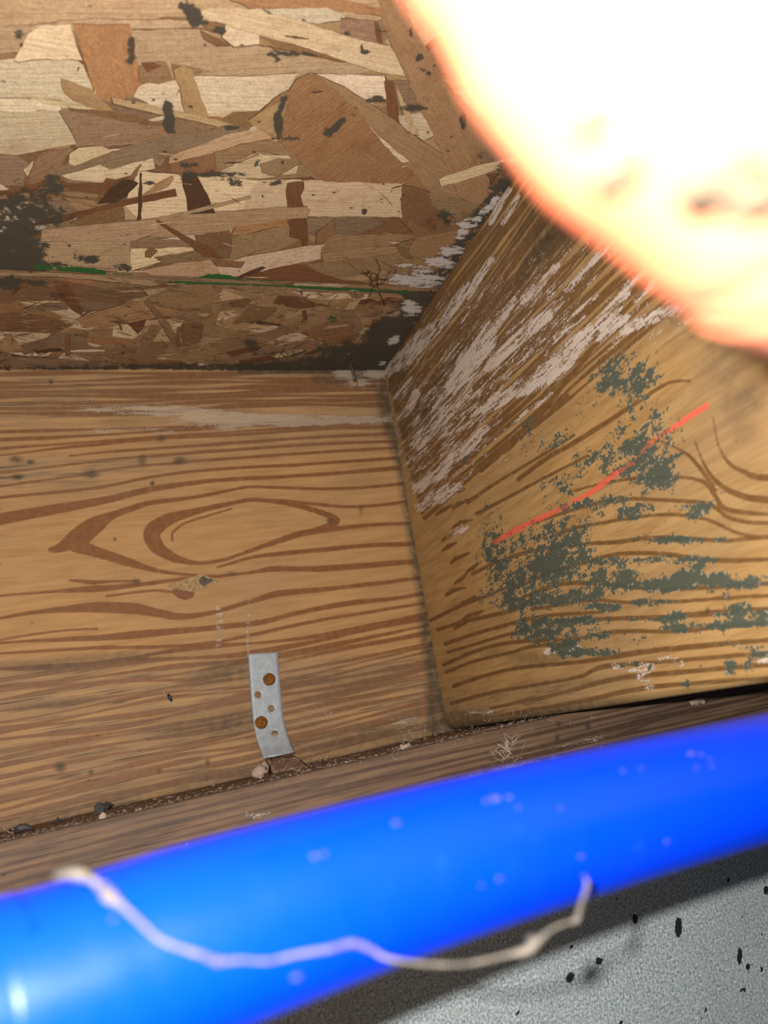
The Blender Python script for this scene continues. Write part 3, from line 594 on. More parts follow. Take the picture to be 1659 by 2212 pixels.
FAR = [
 ('G',0,[(-60,593),(0,593),(120,597),(260,607),(500,625),(880,640),(880,628),(500,612),(250,590),(-60,580)]),
 ('B',5,[(-60,600),(120,604),(300,640),(260,660),(100,650),(-60,660)]), ('T',-10,[(320,648),(362,630),(437,612),(460,620),(472,636),(479,648),(422,664),(383,669),(350,660)]), ('T',-14,[(160,692),(211,675),(271,657),(313,651),(341,663),(388,672),(362,682),(286,698),(226,711),(181,706)]),
 ('L',-3,[(-20,590),(115,588),(211,597),(331,608),(437,611),(340,620),(205,606),(105,598),(-20,596)]),
 ('G',-6,[(58,664),(100,656),(145,653),(147,669),(90,673),(60,672)]), ('G',0,[(167,654),(215,654),(256,657),(247,664),(187,675),(178,672)]), ('R',60,[(113,608),(150,616),(165,640),(182,672),(175,682),(157,672),(133,648)]), ('B',0,[(180,630),(300,620),(320,640),(260,652),(190,650)]),
 ('M',-55,[(326,702),(352,706),(319,752),(310,770),(290,766)]), ('M',60,[(312,650),(325,654),(345,672),(364,697),(388,740),(372,740),(347,700)]), ('T',-70,[(458,656),(480,657),(470,690),(460,713),(444,706)]), ('G',-5,[(98,740),(120,724),(146,720),(182,727),(194,752),(151,758),(99,758)]),
 ('B',88,[(140,728),(145,724),(150,726),(150,770),(141,770)]), ('R',0,[(275,700),(318,690),(308,712),(298,722)]), ('R',-60,[(258,788),(262,760),(270,760),(250,790)]), ('G',2,[(-60,768),(0,768),(120,775),(268,787),(268,796),(120,798),(-60,796)]),
 ('D',8,[(511,687),(560,692),(607,701),(606,705),(556,701),(513,693)]), ('G',-12,[(472,780),(520,766),(571,753),(661,733),(693,737),(679,749),(571,770),(480,783)]), ('G',-6,[(534,787),(601,777),(674,771),(673,782),(540,794)]), ('L',-4,[(682,642),(700,636),(722,635),(706,643)]),
 ('M',-10,[(450,740),(560,720),(650,700),(640,715),(560,745),(480,762)]), ('B',-8,[(690,740),(760,745),(765,700),(720,690),(650,720)]), ('R',-45,[(805,690),(830,695),(815,725),(800,722)]), ('L',-20,[(770,718),(798,708),(802,712),(780,724)]), ('L',-6,[(700,706),(748,700),(755,704),(705,711)]), ('R',0,[(652,672),(662,670),(664,690),(655,692)]),
 ('B',0,[(-60,680),(60,675),(160,700),(120,720),(-60,715)]), ('T',50,[(0,735),(20,720),(40,745),(60,760),(0,762)]), ('D',-20,[(70,755),(130,752),(140,758),(80,764)]), ('B',30,[(400,690),(440,700),(430,740),(380,750),(380,720)]), ('R',10,[(600,640),(640,640),(700,660),(640,668),(590,655)]), ('B',-30,[(540,660),(600,665),(570,690),(500,700)]),
]
def fill_poly(P2):
    """triangulate a simple polygon in 2-D"""
    from mathutils.geometry import tessellate_polygon
    return tessellate_polygon([[Vector((p[0], p[1], 0)) for p in P2]])
def rough_outline(P, amp, g):
    out = []
    for i in range(len(P)):
        a, b = np.array(P[i]), np.array(P[(i+1) % len(P)]); L = np.linalg.norm(b-a); n = max(1, int(L/3.0))
        nn = np.array([-(b-a)[1], (b-a)[0]])/max(L, 1e-6)
        for k in range(n):
            q = a+(b-a)*k/n
            out.append(q + (nn*g.uniform(-amp, amp) if k else 0))
    return out
def osb_panel(name, x0, x1, y0, y1, z, traced, nrand, seed, label, filmf, tone=1.0, nsliv=420, slk='PLWTMBRDMTL'):
    g = random.Random(seed); V = []; F = []; MI = []; COLS = []; UV = []; n_f = 0
    def add(poly, zz, col, ang, m=0):
        tris = fill_poly(poly); n = len(V); jig = g.uniform(.84, 1.16)
        c = [min(col[i]*jig*g.uniform(.96,1.04)*tone, .86) for i in range(3)]
        ox, oy = g.uniform(-500, 500), g.uniform(-500, 500)
        for p in poly:
            V.append((p[0], p[1], zz)); COLS.append((*c, 1))
            UV.append((p[0]*math.cos(ang)+p[1]*math.sin(ang)+ox, -p[0]*math.sin(ang)+p[1]*math.cos(ang)+oy, 0))
        for t in tris:
            a, b, c3 = [np.array(poly[i]) for i in t]
            cr = (b-a)[0]*(c3-a)[1]-(b-a)[1]*(c3-a)[0]
            F.append([n+i for i in (t if cr < 0 else t[::-1])]); MI.append(m)
    base = [(x0,y0),(x1,y0),(x1,y1),(x0,y1)]
    add(base, z, C['M'], 0)
    zz = z-.02
    kinds = ['P','L','L','T','T','T','M','M','M','O','G','G','B','B','R','W'] if tone > .9 else ['T','M','M','M','B','B','B','R','R','G','G','L','D']
    for i in range(nrand):
        big = g.random() < .25
        L = g.uniform(30, 90) if big else g.uniform(8, 45); w = L*g.uniform(.1, .35) if big else L*g.uniform(.12, .5)
        cx, cy = g.uniform(x0-5, x1+5), g.uniform(y0-5, y1+5); a = g.gauss(0, .45) if g.random() < .8 else g.uniform(-1.6, 1.6)
        P = []
        for (u, v) in ((-.5,-.5),(-.1,-.55),(.3,-.5),(.5,-.35),(.5,.3),(.2,.5),(-.3,.52),(-.5,.4)):
            u *= L*g.uniform(.85, 1.1); v *= w*g.uniform(.75, 1.2)
            X, Y = cx+u*math.cos(a)-v*math.sin(a), cy+u*math.sin(a)+v*math.cos(a)
            P.append((min(max(X, x0), x1), min(max(Y, y0), y1)))
        if (max(p[0] for p in P)-min(p[0] for p in P)) < 2 or (max(p[1] for p in P)-min(p[1] for p in P)) < 1.5: continue
        add(P, zz, C[g.choice(kinds)], a); zz -= .00035
    for (k, ang, poly) in traced:
        P3 = [on_z(x, y, z-.8) for x, y in poly]
        c0 = np.mean(np.array(poly), axis=0); a_ = math.radians(ang)
        q0 = on_z(c0[0], c0[1], z); q1 = on_z(c0[0]+8*math.cos(a_), c0[1]+8*math.sin(a_), z); wa = math.atan2(q1[1]-q0[1], q1[0]-q0[0])
        P = [(min(max(p[0], x0), x1), min(max(p[1], y0), y1)) for p in P3]
        P = rough_outline(P, .35, g)
        if k not in 'DR':
            aa = g.uniform(0, 6.28); e = g.uniform(.25, .5)
            zz -= .004; add([(min(max(p[0]+e*math.cos(aa)+g.uniform(-.15,.15), x0), x1), min(max(p[1]+e*math.sin(aa)+g.uniform(-.15,.15), y0), y1)) for p in P], zz, C[g.choice('DRB')], wa)  # dark shifted copy stands in for the flake's edge shadow and glue line
        zz -= .006; add(P, zz, C[k], wa)
    # slivers and torn shreds on top
    for i in range(nsliv):
        L = g.uniform(1.5, 9)*(1 if g.random() < .85 else 1.8); w = g.uniform(.18, .75)*(L/8)**.4; cx, cy = g.uniform(x0, x1), g.uniform(y0, y1)
        a = g.gauss(.05, .35) if g.random() < .75 else g.uniform(-1.6, 1.6); n = 7; up = []; dn = []
        for q in range(n+1):
            u = q/n; hw_ = w*(math.sin(math.pi*min(max(u, .06), .94)))**.6*g.uniform(.55, 1.2); bend = .02*L*math.sin(u*3+i)
            X, Y = cx+(u-.5)*L*math.cos(a), cy+(u-.5)*L*math.sin(a)
            up.append((X-(hw_+bend)*math.sin(a), Y+(hw_+bend)*math.cos(a))); dn.append((X+(hw_-bend)*math.sin(a), Y-(hw_-bend)*math.cos(a)))
        P = [(min(max(p[0], x0), x1), min(max(p[1], y0), y1)) for p in dn+up[::-1]]
        if max(p[0] for p in P)-min(p[0] for p in P) < .5 or max(p[1] for p in P)-min(p[1] for p in P) < .1: continue
        zz -= .0005; add(P, zz, C[g.choice(slk)], a)
    # mould film grid just under the flakes
    zf = zz-.06; nx, ny = int((x1-x0)/1.0), int((y1-y0)/1.0)
    xs = np.linspace(x0, x1, nx); ys = np.linspace(y0, y1, ny); X, Y = np.meshgrid(xs, ys, indexing='ij')
    G = np.stack([X.ravel(), Y.ravel(), np.full(X.size, zf)], -1); px, py = project(G)
    A = {k: f(px, py, G) for k, f in filmf.items()}
    keep = np.max([A[k] for k in A], axis=0) > .03
    idx = np.arange(nx*ny).reshape(nx, ny); Q = np.stack([idx[:-1,:-1], idx[:-1,1:], idx[1:,1:], idx[1:,:-1]], -1).reshape(-1,4)
    Q = Q[keep[Q].any(axis=1)]; used = np.unique(Q); remap = np.full(nx*ny, -1); remap[used] = np.arange(len(used)); n = len(V)
    V += G[used].tolist(); F += (remap[Q]+n).tolist(); MI += [1]*len(Q)
    COLS += [(.1,.1,.1,1)]*len(used); UV += [(0,0,0)]*len(used)
    attrs = {}
    for k in ('dark','white','green'):
        attrs[k] = np.concatenate([np.zeros(n), A[k][used]])
    # panel body above
    n = len(V); zt = z+18
    V += [(x0,y0,z),(x1,y0,z),(x1,y1,z),(x0,y1,z),(x0,y0,zt),(x1,y0,zt),(x1,y1,zt),(x0,y1,zt)]
    F += [[n,n+1,n+5,n+4],[n+1,n+2,n+6,n+5],[n+2,n+3,n+7,n+6],[n+3,n,n+4,n+7],[n+4,n+5,n+6,n+7]]; MI += [0]*5
    COLS += [(*C['B'],1)]*8; UV += [(p[0], p[1]+p[2], 0) for p in V[-8:]]
    for k in attrs: attrs[k] = np.concatenate([attrs[k], np.zeros(8)])
    o = mesh_obj(name, V, F, [M_FLAKE, M_FILM], mi=MI, attrs=attrs, uv=UV, cols=COLS)
    return tag(o, label, 'board')
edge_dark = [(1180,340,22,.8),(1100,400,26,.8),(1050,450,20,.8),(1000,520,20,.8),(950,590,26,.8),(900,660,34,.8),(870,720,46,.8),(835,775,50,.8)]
ND = [(30,535,52,62,1.2),(10,570,60,40,1.2),(70,560,26,18,.9),(60,440,64,42,.46),(112,400,22,18,.8),(30,440,80,26,.45),(100,470,40,26,.35),(130,455,60,24,.32),(409,22,34,12,.9,35),(420,40,16,18,.95),(475,65,14,8,1,25),(283,100,9,24,1.1),(282,130,10,10,1),(40,74,12,9,.95),(46,95,7,8,.9),
  (360,232,11,15,1.1),(366,265,13,22,1.15),(610,225,7,24,1.1,18),(602,270,8,26,1.2),(598,250,9,10,1),(708,285,10,9,1.1),(728,272,20,7,1.1,-45),(790,112,11,4,1.1),(782,103,3,6,1),(579,26,12,4,1,20),(610,112,24,3,1.2),(600,119,26,2.5,1.1),(632,118,18,2.5,1),(668,117,16,3,1,5),(600,130,8,4,1),(560,112,8,3,1),(585,102,7,3,1),
  (887,70,5,9,.9),(906,124,10,8,.9),(920,155,14,6,.7,30),(1000,262,7,16,1),(498,275,16,5,1,5),(895,233,30,8,.9),(815,215,22,7,.9,-4),(750,72,9,4,1),(765,44,4,3,1),(490,375,50,6,.75),(500,392,44,8,.6,8),(595,395,18,5,.9,-10),(470,412,9,2.5,.9),(322,396,13,4,1),(440,378,24,3,.8),
  (960,468,18,14,.8,40),(930,485,16,10,.6),(1090,372,30,18,.7,-20),(1110,350,34,10,.6),(1075,402,22,10,.7,-20),(1000,470,18,14,.5),(1010,500,14,10,.6),(880,430,8,4,.8),(787,457,5,5,1),(566,423,3,4,1),(552,435,2,3,1),(570,410,2,4,1),(824,437,5,4,.9),(862,457,4,3,.9),(845,412,2,3,1),(784,443,3,2,1),
  (190,560,28,9,.8,5),(262,580,20,9,.85),(120,575,50,8,.7),(20,590,70,16,1.0),(163,545,3,9,.9,20),(150,530,4,3,.8),(100,528,10,3,.8,15),(355,203,5,4,1),(332,216,3,3,1),(448,155,4,3,1),(412,98,3,3,1),(440,98,5,3,.9),(415,355,20,6,.8),(555,352,9,5,.9,-60),(610,352,4,8,.8),(632,300,18,6,.6),(975,560,40,30,.5),(415,385,24,16,.6)]
NW = [(900,606,52,13,1.05),(918,620,26,8,1),(860,598,26,6,.75),(905,580,34,6,.85,8),(960,570,28,7,.85,10),(990,540,14,7,.85),(1000,500,10,22,.9,30),(1035,470,7,24,.95,35),(1065,440,7,22,.95,35),(965,546,16,12,.9),(1008,478,20,6,.7,-20),(1100,410,10,8,.6),(940,560,30,16,.6),(870,575,20,6,.5)]
def band(x0, y0, x1, y1, w, s): return [[(x0,y0,w,s),(x1,y1,w,s)]]
GREEN_N = [[(78,577,7,.8),(130,580,9,1.1),(190,584,9,1.2),(225,588,6,.9)], [(248,596,9,1.2),(300,601,7,1.1),(360,607,4,.9),(420,606,8,.9),(445,602,12,1),(490,603,16,1.2),(520,608,8,1.1),(600,612,6,1),(700,620,5,1.1),(780,625,5,1.2),(850,628,5,1.1)]]
near = osb_panel('subfloor_panel', -420, 55, -560, -91.5, HT+1.3, NEAR, 2300, 11, 'pale tan strand board overhead with large overlapping flakes and a thin green edge line',
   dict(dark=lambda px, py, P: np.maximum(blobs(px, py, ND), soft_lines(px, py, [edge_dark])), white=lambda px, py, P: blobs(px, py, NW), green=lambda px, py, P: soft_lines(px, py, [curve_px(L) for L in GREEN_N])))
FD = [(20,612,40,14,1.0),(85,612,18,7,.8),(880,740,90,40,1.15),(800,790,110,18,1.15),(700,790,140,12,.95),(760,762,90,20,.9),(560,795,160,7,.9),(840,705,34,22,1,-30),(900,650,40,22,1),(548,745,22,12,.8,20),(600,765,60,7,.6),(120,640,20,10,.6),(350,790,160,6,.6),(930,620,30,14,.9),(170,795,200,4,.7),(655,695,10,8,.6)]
FWH = [(890,668,20,11,1.1),(850,735,14,8,1,-30),(825,785,9,5,.9,-20),(880,655,12,6,.9),(600,645,40,3,.4),(720,626,120,4,.5)]
GREEN_F = [[(380,608,5,1.0),(470,611,6,1.1),(560,613,5,1.0),(700,622,5,1.0),(880,631,5,1.0)],[(716,688,9,.6),(725,692,9,.6)]]
far = osb_panel('subfloor_panel', -420, 190, -90.5, 34, HT-.0, FAR, 1500, 23, 'narrow darker brown strand board strip between the green edge line and the knotty board',
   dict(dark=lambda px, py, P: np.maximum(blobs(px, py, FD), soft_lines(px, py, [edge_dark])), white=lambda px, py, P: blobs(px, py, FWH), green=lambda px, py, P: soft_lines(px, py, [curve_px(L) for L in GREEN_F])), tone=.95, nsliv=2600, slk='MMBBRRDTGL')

# ================================================================== OBJECTS
# ---- perforated metal strap
strap = empty('metal_strap', on_rim(590, 1640, -2), label='short galvanised perforated strap nailed to the knotty board, bent out at its foot', cat='strap')
def strap_mesh():
    from mathutils.geometry import delaunay_2d_cdt
    ctr = [on_rim(568,1410.5,-1.0), on_rim(570,1440,-1.0), on_rim(573,1480,-1.0), on_rim(576,1520,-1.1), on_rim(580,1555,-1.6), on_rim(586,1585,-3.5), on_rim(595,1612,-7), on_rim(603,1632,-12)]
    P = spline(ctr, 8); seg = np.r_[0, np.cumsum(np.linalg.norm(np.diff(P, axis=0), axis=1))]; L = seg[-1]; w = 16.2
    T = np.gradient(P, axis=0); T /= np.linalg.norm(T, axis=1)[:,None]
    def frame(s):
        s = min(max(s, 0), L); i = min(np.searchsorted(seg, s, side='right')-1, len(P)-2); f = (s-seg[i])/(seg[i+1]-seg[i])
        p = P[i]*(1-f)+P[i+1]*f; t = T[i]*(1-f)+T[i+1]*f; t /= np.linalg.norm(t)
        side = np.array([1.0, 0, 0]); side = side-t*(side@t); side /= np.linalg.norm(side); nrm = np.cross(t, side)
        if nrm[1] > 0: nrm = -nrm
        return p, side, nrm
    # hole centres from the traced pixels
    def st(px, py):
        best = None
        for s in np.linspace(0, L, 200):
            p, side, nrm = frame(s); q = project(np.array([p]))
            r = project(np.array([p+side])); ux, uy = r[0][0]-q[0][0], r[1][0]-q[1][0]; dd = ux*ux+uy*uy
            u = ((px-q[0][0])*ux+(py-q[1][0])*uy)/dd; e = abs((px-q[0][0])*(-uy)+(py-q[1][0])*ux)/math.sqrt(dd)
            if best is None or e < best[0]: best = (e, s, u)
        return best[1], best[2]
    nails = [st(581,1468), st(564,1561)]; holes = [st(557,1501), st(585.5,1530), st(594,1585)]; dimple = st(573,1613)
    pts = []; cons = []
    def ring(ps):
        n = len(pts); pts.extend(ps); cons.extend([(n+i, n+(i+1) % len(ps)) for i in range(len(ps))])
    hw = w/2; ns = int(L/1.2)
    ring([(0.4,-hw),(0,-hw+.6),(0,hw-.6),(0.4,hw)] + [(L*i/ns, hw) for i in range(1, ns+1)] + [(L*i/ns, -hw) for i in range(ns, 0, -1)])
    circ = [(h, 1.75) for h in holes]
    for (s, u), r in circ: ring([(s+r*math.cos(a), u+r*math.sin(a)) for a in np.linspace(0, 2*math.pi, 24, endpoint=False)])
    for i in range(1, ns):
        for j in range(1, 10):
            s, u = L*i/ns, -hw+w*j/10
            if all(math.hypot(s-c[0], u-c[1]) > r+.4 for c, r in circ): pts.append((s, u))
    vo, eo, fo, *_ = delaunay_2d_cdt([Vector(p) for p in pts], cons, [], 1, 1e-4)
    vo = [(v.x, v.y) for v in vo]
    fo = [f for f in fo if all(math.hypot(np.mean([vo[i][0] for i in f])-c[0], np.mean([vo[i][1] for i in f])-c[1]) > r*.97 for c, r in circ)]
    V = []
    for s, u in vo:
        p, side, nrm = frame(s); d = math.hypot(s-dimple[0], u-dimple[1]); bulge = -.5*math.exp(-(d/1.3)**2)
        V.append(p+side*u+nrm*(bulge+.0))
    o = mesh_obj('band', V, [list(f) for f in fo], [M_ZINC], strap, smooth=True)
    md = o.modifiers.new('thick', 'SOLIDIFY'); md.thickness = .0009; md.offset = 0
    for i, (s, u) in enumerate(nails):
        p, side, nrm = frame(s); c = p+side*u; t = np.cross(nrm, side); V = []; F = []
        prof = [(3.35, .3), (3.35, .9), (2.9, 1.25), (1.5, 1.42), (.01, 1.45)]; n = 28
        g = random.Random(i)
        for r, h in prof:
            for k in range(n):
                a = 2*math.pi*k/n; rr = r*(1+.02*math.sin(5*a+i)); V.append(c+side*rr*math.cos(a)+t*rr*math.sin(a)+nrm*(h+g.uniform(-.04,.04)))
        for r in range(len(prof)-1):
            for k in range(n): F.append([r*n+k, r*n+(k+1) % n, (r+1)*n+(k+1) % n, (r+1)*n+k])
        F.append([k for k in range(n)])
        q = mesh_obj('nail_head', V, F, [M_RUST], strap, smooth=True); q['label'] = 'rusty orange-brown nail head'
    # foot: rusted tail turned out over the plate
    f0 = frame(L)[0]; b = MB(); V = []; F = []; g = random.Random(3)
    rows = [(on_rim(574,1640,-14), on_rim(632,1634,-13)), (on_rim(578,1648,-17), on_rim(642,1640,-15)), (on_rim(582,1656,-20), on_rim(652,1648,-18)), (on_rim(585,1664,-24), on_rim(660,1655,-22)), (on_rim(590,1669,-28), on_rim(660,1660,-27))]
    n = 16
    for a_, c_ in rows:
        for k in range(n): V.append(a_+(c_-a_)*k/(n-1)+np.array([0, g.uniform(-.3,.3), g.uniform(-.35,.35)]))
    for r in range(len(rows)-1):
        for k in range(n-1): F.append([r*n+k, r*n+k+1, (r+1)*n+k+1, (r+1)*n+k])
    q = mesh_obj('rusted_foot', V, F, [M_RUSTBROWN], strap, smooth=True); q['label'] = 'brown rusted foot of the strap'
    md = q.modifiers.new('thick', 'SOLIDIFY'); md.thickness = .0016; md.offset = 0
strap_mesh()

# ---- plastic pipes close to the camera
def pipe_mat(name, col, dustc, rough, dust=.5, spec=.5):
    k = NT(name); c = k.coord((1000,)*3); n = k.noise(c, .12, 4, .6); f = k.noise(c, .6, 5, .7)
    d = k.math('MULTIPLY', k.ramp(n, .60, .72), k.ramp(f, .45, .6), clamp=True)
    return k.done(k.mix(k.math('MULTIPLY', d, dust), col, dustc), k.ramp(n, .3, .7, rough, rough+.12), k.bump(n, .0002, .3), spec)
M_BLUE = pipe_mat('blue_plastic', (.0,.027,.50), (.01,.06,.38), .30, .3, spec=.16)
k = NT('pale_red_plastic'); c_ = k.coord((1000,)*3); n_ = k.noise(c_, .075, 3, .5, .3)
M_PINK = k.done(k.mix(k.ramp(n_, .50, .70), (.33,.070,.030), (.20,.065,.032)), .5, k.bump(n_, .002, .4), .25)
def pipe_px(samples, r, ext0, ext1, n=8):
    """samples: (px, py, depth)"""
    P = [at_depth(*s) for s in samples]
    P = [P[0]+(P[0]-P[1])/np.linalg.norm(P[0]-P[1])*ext0] + P + [P[-1]+(P[-1]-P[-2])/np.linalg.norm(P[-1]-P[-2])*ext1]
    return spline(P, n)
BLUE = [(-160,2262,78.5),(0,2186,83),(240,2098,89.5),(480,2010,96.5),(900,1876,112.5),(1300,1765,130),(1659,1674,147)]
bp = pipe_px(BLUE, 11.1, 120, 40, 10)
b = MB(); b.tube(bp, 11.1, 64)
blue = tag(b.build('blue_pipe', [M_BLUE]), 'glossy bright blue plastic pipe, blurred, crossing in front of the sill plate', 'pipe')
def on_pipe(px, py, out=0.0):
    """first point on the blue pipe surface seen at a pixel"""
    d = ray(px, py); d = d/np.linalg.norm(d); best = None
    for i in range(len(bp)-1):
        a, v = bp[i], bp[i+1]-bp[i]; L = np.linalg.norm(v); v = v/L; w0 = CP-a
        dd = d-(d@v)*v; ww = w0-(w0@v)*v; A = dd@dd; B = 2*dd@ww; Cc = ww@ww-(11.1+out)**2; D = B*B-4*A*Cc
        if D < 0: continue
        t = (-B-math.sqrt(D))/(2*A); p = CP+d*t; s = (p-a)@v
        if -1 <= s <= L+1 and t > 10 and (best is None or t < best[0]): best = (t, p)
    return None if best is None else best[1]
DUST = [(856,1778,11),(1070,1725,17),(1100,1722,10),(1050,1730,9),(1120,1745,7),(1494,1628,12),(1515,1630,7),(1533,1640,6),(1538,1655,6),(1505,1658,6),(1078,1898,9),(1255,1850,8),(1262,1892,7),(1440,1818,8),(1345,1665,8),(1385,1660,6),(680,1850,12),(700,1845,9),(1210,1745,7),(245,1985,10),(1040,1912,6),(640,2110,14)]
di = 0
for (x, y, r) in DUST:
    p = on_pipe(x, y)
    if p is None: continue
    b = MB(); rr = r*np.linalg.norm(p-CP)/FPX*.8; b.blob(p, rr, seed=di, rough=.25, axes=(1,.8,.5)); q = b.build('dust_clump', [M_DUST], None); di += 1
    q.parent = blue; q.location = q.location-blue.location

PINK = [(1020,-720,43),(1135,-450,43),(1250,-210,43.5),(1420,60,45),(1690,330,47.5),(2060,540,51)]
pp = pipe_px(PINK, 11, 60, 120, 10)
prad = [10.6+.25*math.sin(i*.35)+.12*math.sin(i*.9+1) for i in range(len(pp))]
b = MB(); b.tube(pp, prad, 64)
pink = tag(b.build('red_pipe', [M_PINK]), 'washed-out cream and pink pipe glaring white across the upper right corner', 'pipe')

M_CRUD = simple('brown_crud', (.062,.044,.028), .95, .05, 0, scale=.5)
for i, (x, y, rr, ax) in enumerate([(1285,262,1.2,(1.5,1,.5)),(1335,372,1.5,(1.1,1,.5)),(1560,395,1.9,(1.6,1,.5)),(1645,430,1.5,(1.4,1,.5))]):
    dd = ray(x, y); dd = dd/np.linalg.norm(dd); bt = None
    for t in np.arange(15, 70, .25):
        p = CP+dd*t
        if np.min(np.linalg.norm(pp-p, axis=1)) < 11.2: bt = p; break
    if bt is None: continue
    b = MB(); b.blob(bt, rr, seed=60+i, rough=.25, axes=ax, seg=14); q = b.build('dirt_clump', [M_CRUD], None); q.parent = pink; q.location = q.location-pink.location

# ---- pale strand lying over the blue pipe
SP = [(118,1893,1.0),(165,1888,2.2),(205,1905,1.6),(238,1938,2.6),(262,1955,1.3),(300,1990,1.1),(345,2030,1.0),(400,2052,1.1),(440,2065,1.3),(470,2078,1.4),(520,2074,.9),(580,2076,.9),(640,2062,1.0),(712,2050,1.3),(760,2038,1.5),(800,2050,1.3),(830,2068,1.1),(880,2078,.9),(950,2084,.9),(1010,2082,.9),(1060,2072,.9),(1100,2062,1.0),(1140,2052,2.2),(1165,2030,1.6),(1195,2005,.6),(1230,1992,.6)]
pts = []; rad = []; dep0, xl = 74.0, 118
for x, y, r in SP:
    p = on_pipe(x, y, .6)
    if x < 195: q_ = on_pipe(210, 1908, .6); p = at_depth(x, y, float((q_-CP) @ RC @ np.array([0,0,-1.]))-1)
    elif p is None or x > 800:
        p = at_depth(x, y, dep0+(x-xl)*.012)
    else: dep0 = float((p-CP) @ RC @ np.array([0,0,-1.])); xl = x
    pts.append(p); rad.append(r*.27)
q = spline([(*p, r) for p, r in zip(pts, rad)], 5)
b = MB(); b.tube(q[:, :3], [max(v, .12) for v in q[:, 3]], 8)
q2 = spline([(*at_depth(1231,1992,106), .2), (*at_depth(1246,1985,106), .45), (*at_depth(1256,1950,107), .3), (*at_depth(1268,1915,107), .35), (*at_depth(1266,1898,107), .2)], 5)
b.tube(q2[:, :3], q2[:, 3], 8)
q3 = spline([(*at_depth(1150,2058,104), .2), (*at_depth(1148,2035,104), .8), (*at_depth(1155,2020,104), .2)], 5); b.tube(q3[:, :3], q3[:, 3], 8)
for (x, y, r, s) in ((236,1936,1.0,2),(170,1892,.8,3),(470,2076,.6,4),(712,2050,.6,5),(790,2046,.55,6),(1142,2050,1.0,7),(225,1915,.6,8)):
    p = on_pipe(x, y, .6) if x < 800 else at_depth(x, y, 104)
    if p is not None: b.blob(p, r*.85, seed=s, rough=.3, axes=(1,.9,.8))
tag(b.build('cobweb_strand', [M_WEB]), 'dusty off-white knotted strand drooping across the blue pipe', 'strand')

# ---- nail poking down from the subfloor
p0 = on_z(752, 742, HT-.6); yy = p0[1]-0
def at_y(px, py, y): return hit(px, py, (0,1,0), y)
tipY = -14.0
a0 = at_y(753,765,tipY); a0[2] = HT-1; a1 = at_y(768,826,tipY); a2 = at_y(769,833,tipY)
nail = empty('nail', a0, label='thin dark nail point poking down beside the joist, tipped with orange', cat='nail')
b = MB(); b.tube([a0+(a0-a1)*.0, a0*.5+a1*.5, a1], [1.15, 1.05, .95], 12); b.build('shank', [M_NAIL], nail)
b = MB(); b.tube([a1, a1*.5+a2*.5, a2], [.97, .8, .25], 12); q = b.build('tip', [M_TIP], nail); q['label'] = 'orange tip'

# ---- spider hanging on the strand board near the green edge line
def spider():
    zp = HT-3.0; s = on_z(808, 590, zp-4); b = MB()
    c = on_z(806, 598, zp-5.5)
    b.blob(c, 2.3, seed=1, rough=.05, axes=(.9,1.15,.85), seg=16); b.blob(on_z(808, 612, zp-5.2), 1.7, seed=2, rough=.05, axes=(.9,1.3,.8), seg=14)
    b.blob(on_z(790, 586, zp-5), 1.1, seed=3, rough=.04, axes=(1.8,1.3,.8), seg=14)
    def leg(pp, r=.28):
        P = [on_z(x, y, z) for x, y, z in pp]; q = spline([(*p, 0) for p in P], 6)[:, :3]
        b.tube(q, [r*(1-.55*i/len(q)) for i in range(len(q))], 6)
    h = zp
    leg([(803,605,h-5.5),(786,592,h-9),(770,585,h-8),(752,567,h-2.5)]); leg([(812,600,h-5.5),(818,582,h-10),(812,562,h-6),(810,558,h-1)])
    leg([(812,603,h-5.5),(838,600,h-9),(852,582,h-9),(838,572,h-6),(815,560,h-1)]); leg([(812,608,h-5.5),(822,612,h-8),(836,592,h-8),(844,585,h-1)])
    leg([(806,612,h-5),(800,625,h-8),(796,640,h-6),(784,662,h-1)]); leg([(810,615,h-5),(817,630,h-8),(826,650,h-6),(830,662,h-1)])
    leg([(804,610,h-5),(797,615,h-9),(798,596,h-9),(779,590,h-1)]); leg([(811,612,h-5),(820,628,h-9),(850,630,h-8),(875,640,h-3),(877,648,h-1)])
    return b.build('spider', [M_SPIDER])
tag(spider(), 'thin-legged brown spider clinging under the strand board at the green edge line', 'spider')

# ---- scraps on the ledge
def ledge(px, py, y=-60): return at_y(px, py, y)
def plate(b, outline, y, th=1.2, m=0, tilt=0.0, sd=0):
    g_ = random.Random(sd); A = [at_y(px_, py_, y+tilt*i/len(outline)+g_.uniform(-.5,.5)) for i, (px_, py_) in enumerate(outline)]; n = len(A)
    c = sum(A)/n; f = c+np.array([0,-th*.9,0]); bk = [a*1.0+np.array([0,th,0]) for a in A]; V = A+bk+[f, c+np.array([0,th,0])]
    F = [[i, (i+1) % n, 2*n] for i in range(n)]+[[n+(i+1) % n, n+i, 2*n+1] for i in range(n)]+[[i, n+i, n+(i+1) % n, (i+1) % n] for i in range(n)]
    b.add(V, F, m)
b = MB(); c0 = at_y(212,1748,-30); u = .25
def pxv(dx, dy, y=-30): return at_y(212+dx, 1748+dy, y)
plate(b, [(205,1760),(203,1744),(209,1735),(216,1732),(219,1738),(223,1741),(229,1730),(232,1731),(229,1741),(240,1734),(242,1736),(232,1747),(231,1756),(221,1759)], -30, 1.4, sd=1); b.tube([pxv(6,8), pxv(16,5), pxv(21,3)], [.9,.7,.3], 6)
tag(b.build('charred_scrap', [M_BLACK], None, False), 'jagged black scrap with pointed fingers standing against the board on the ledge', 'scrap')
b = MB(); Q = [(31,1795),(45,1788),(58,1787),(73,1791)]
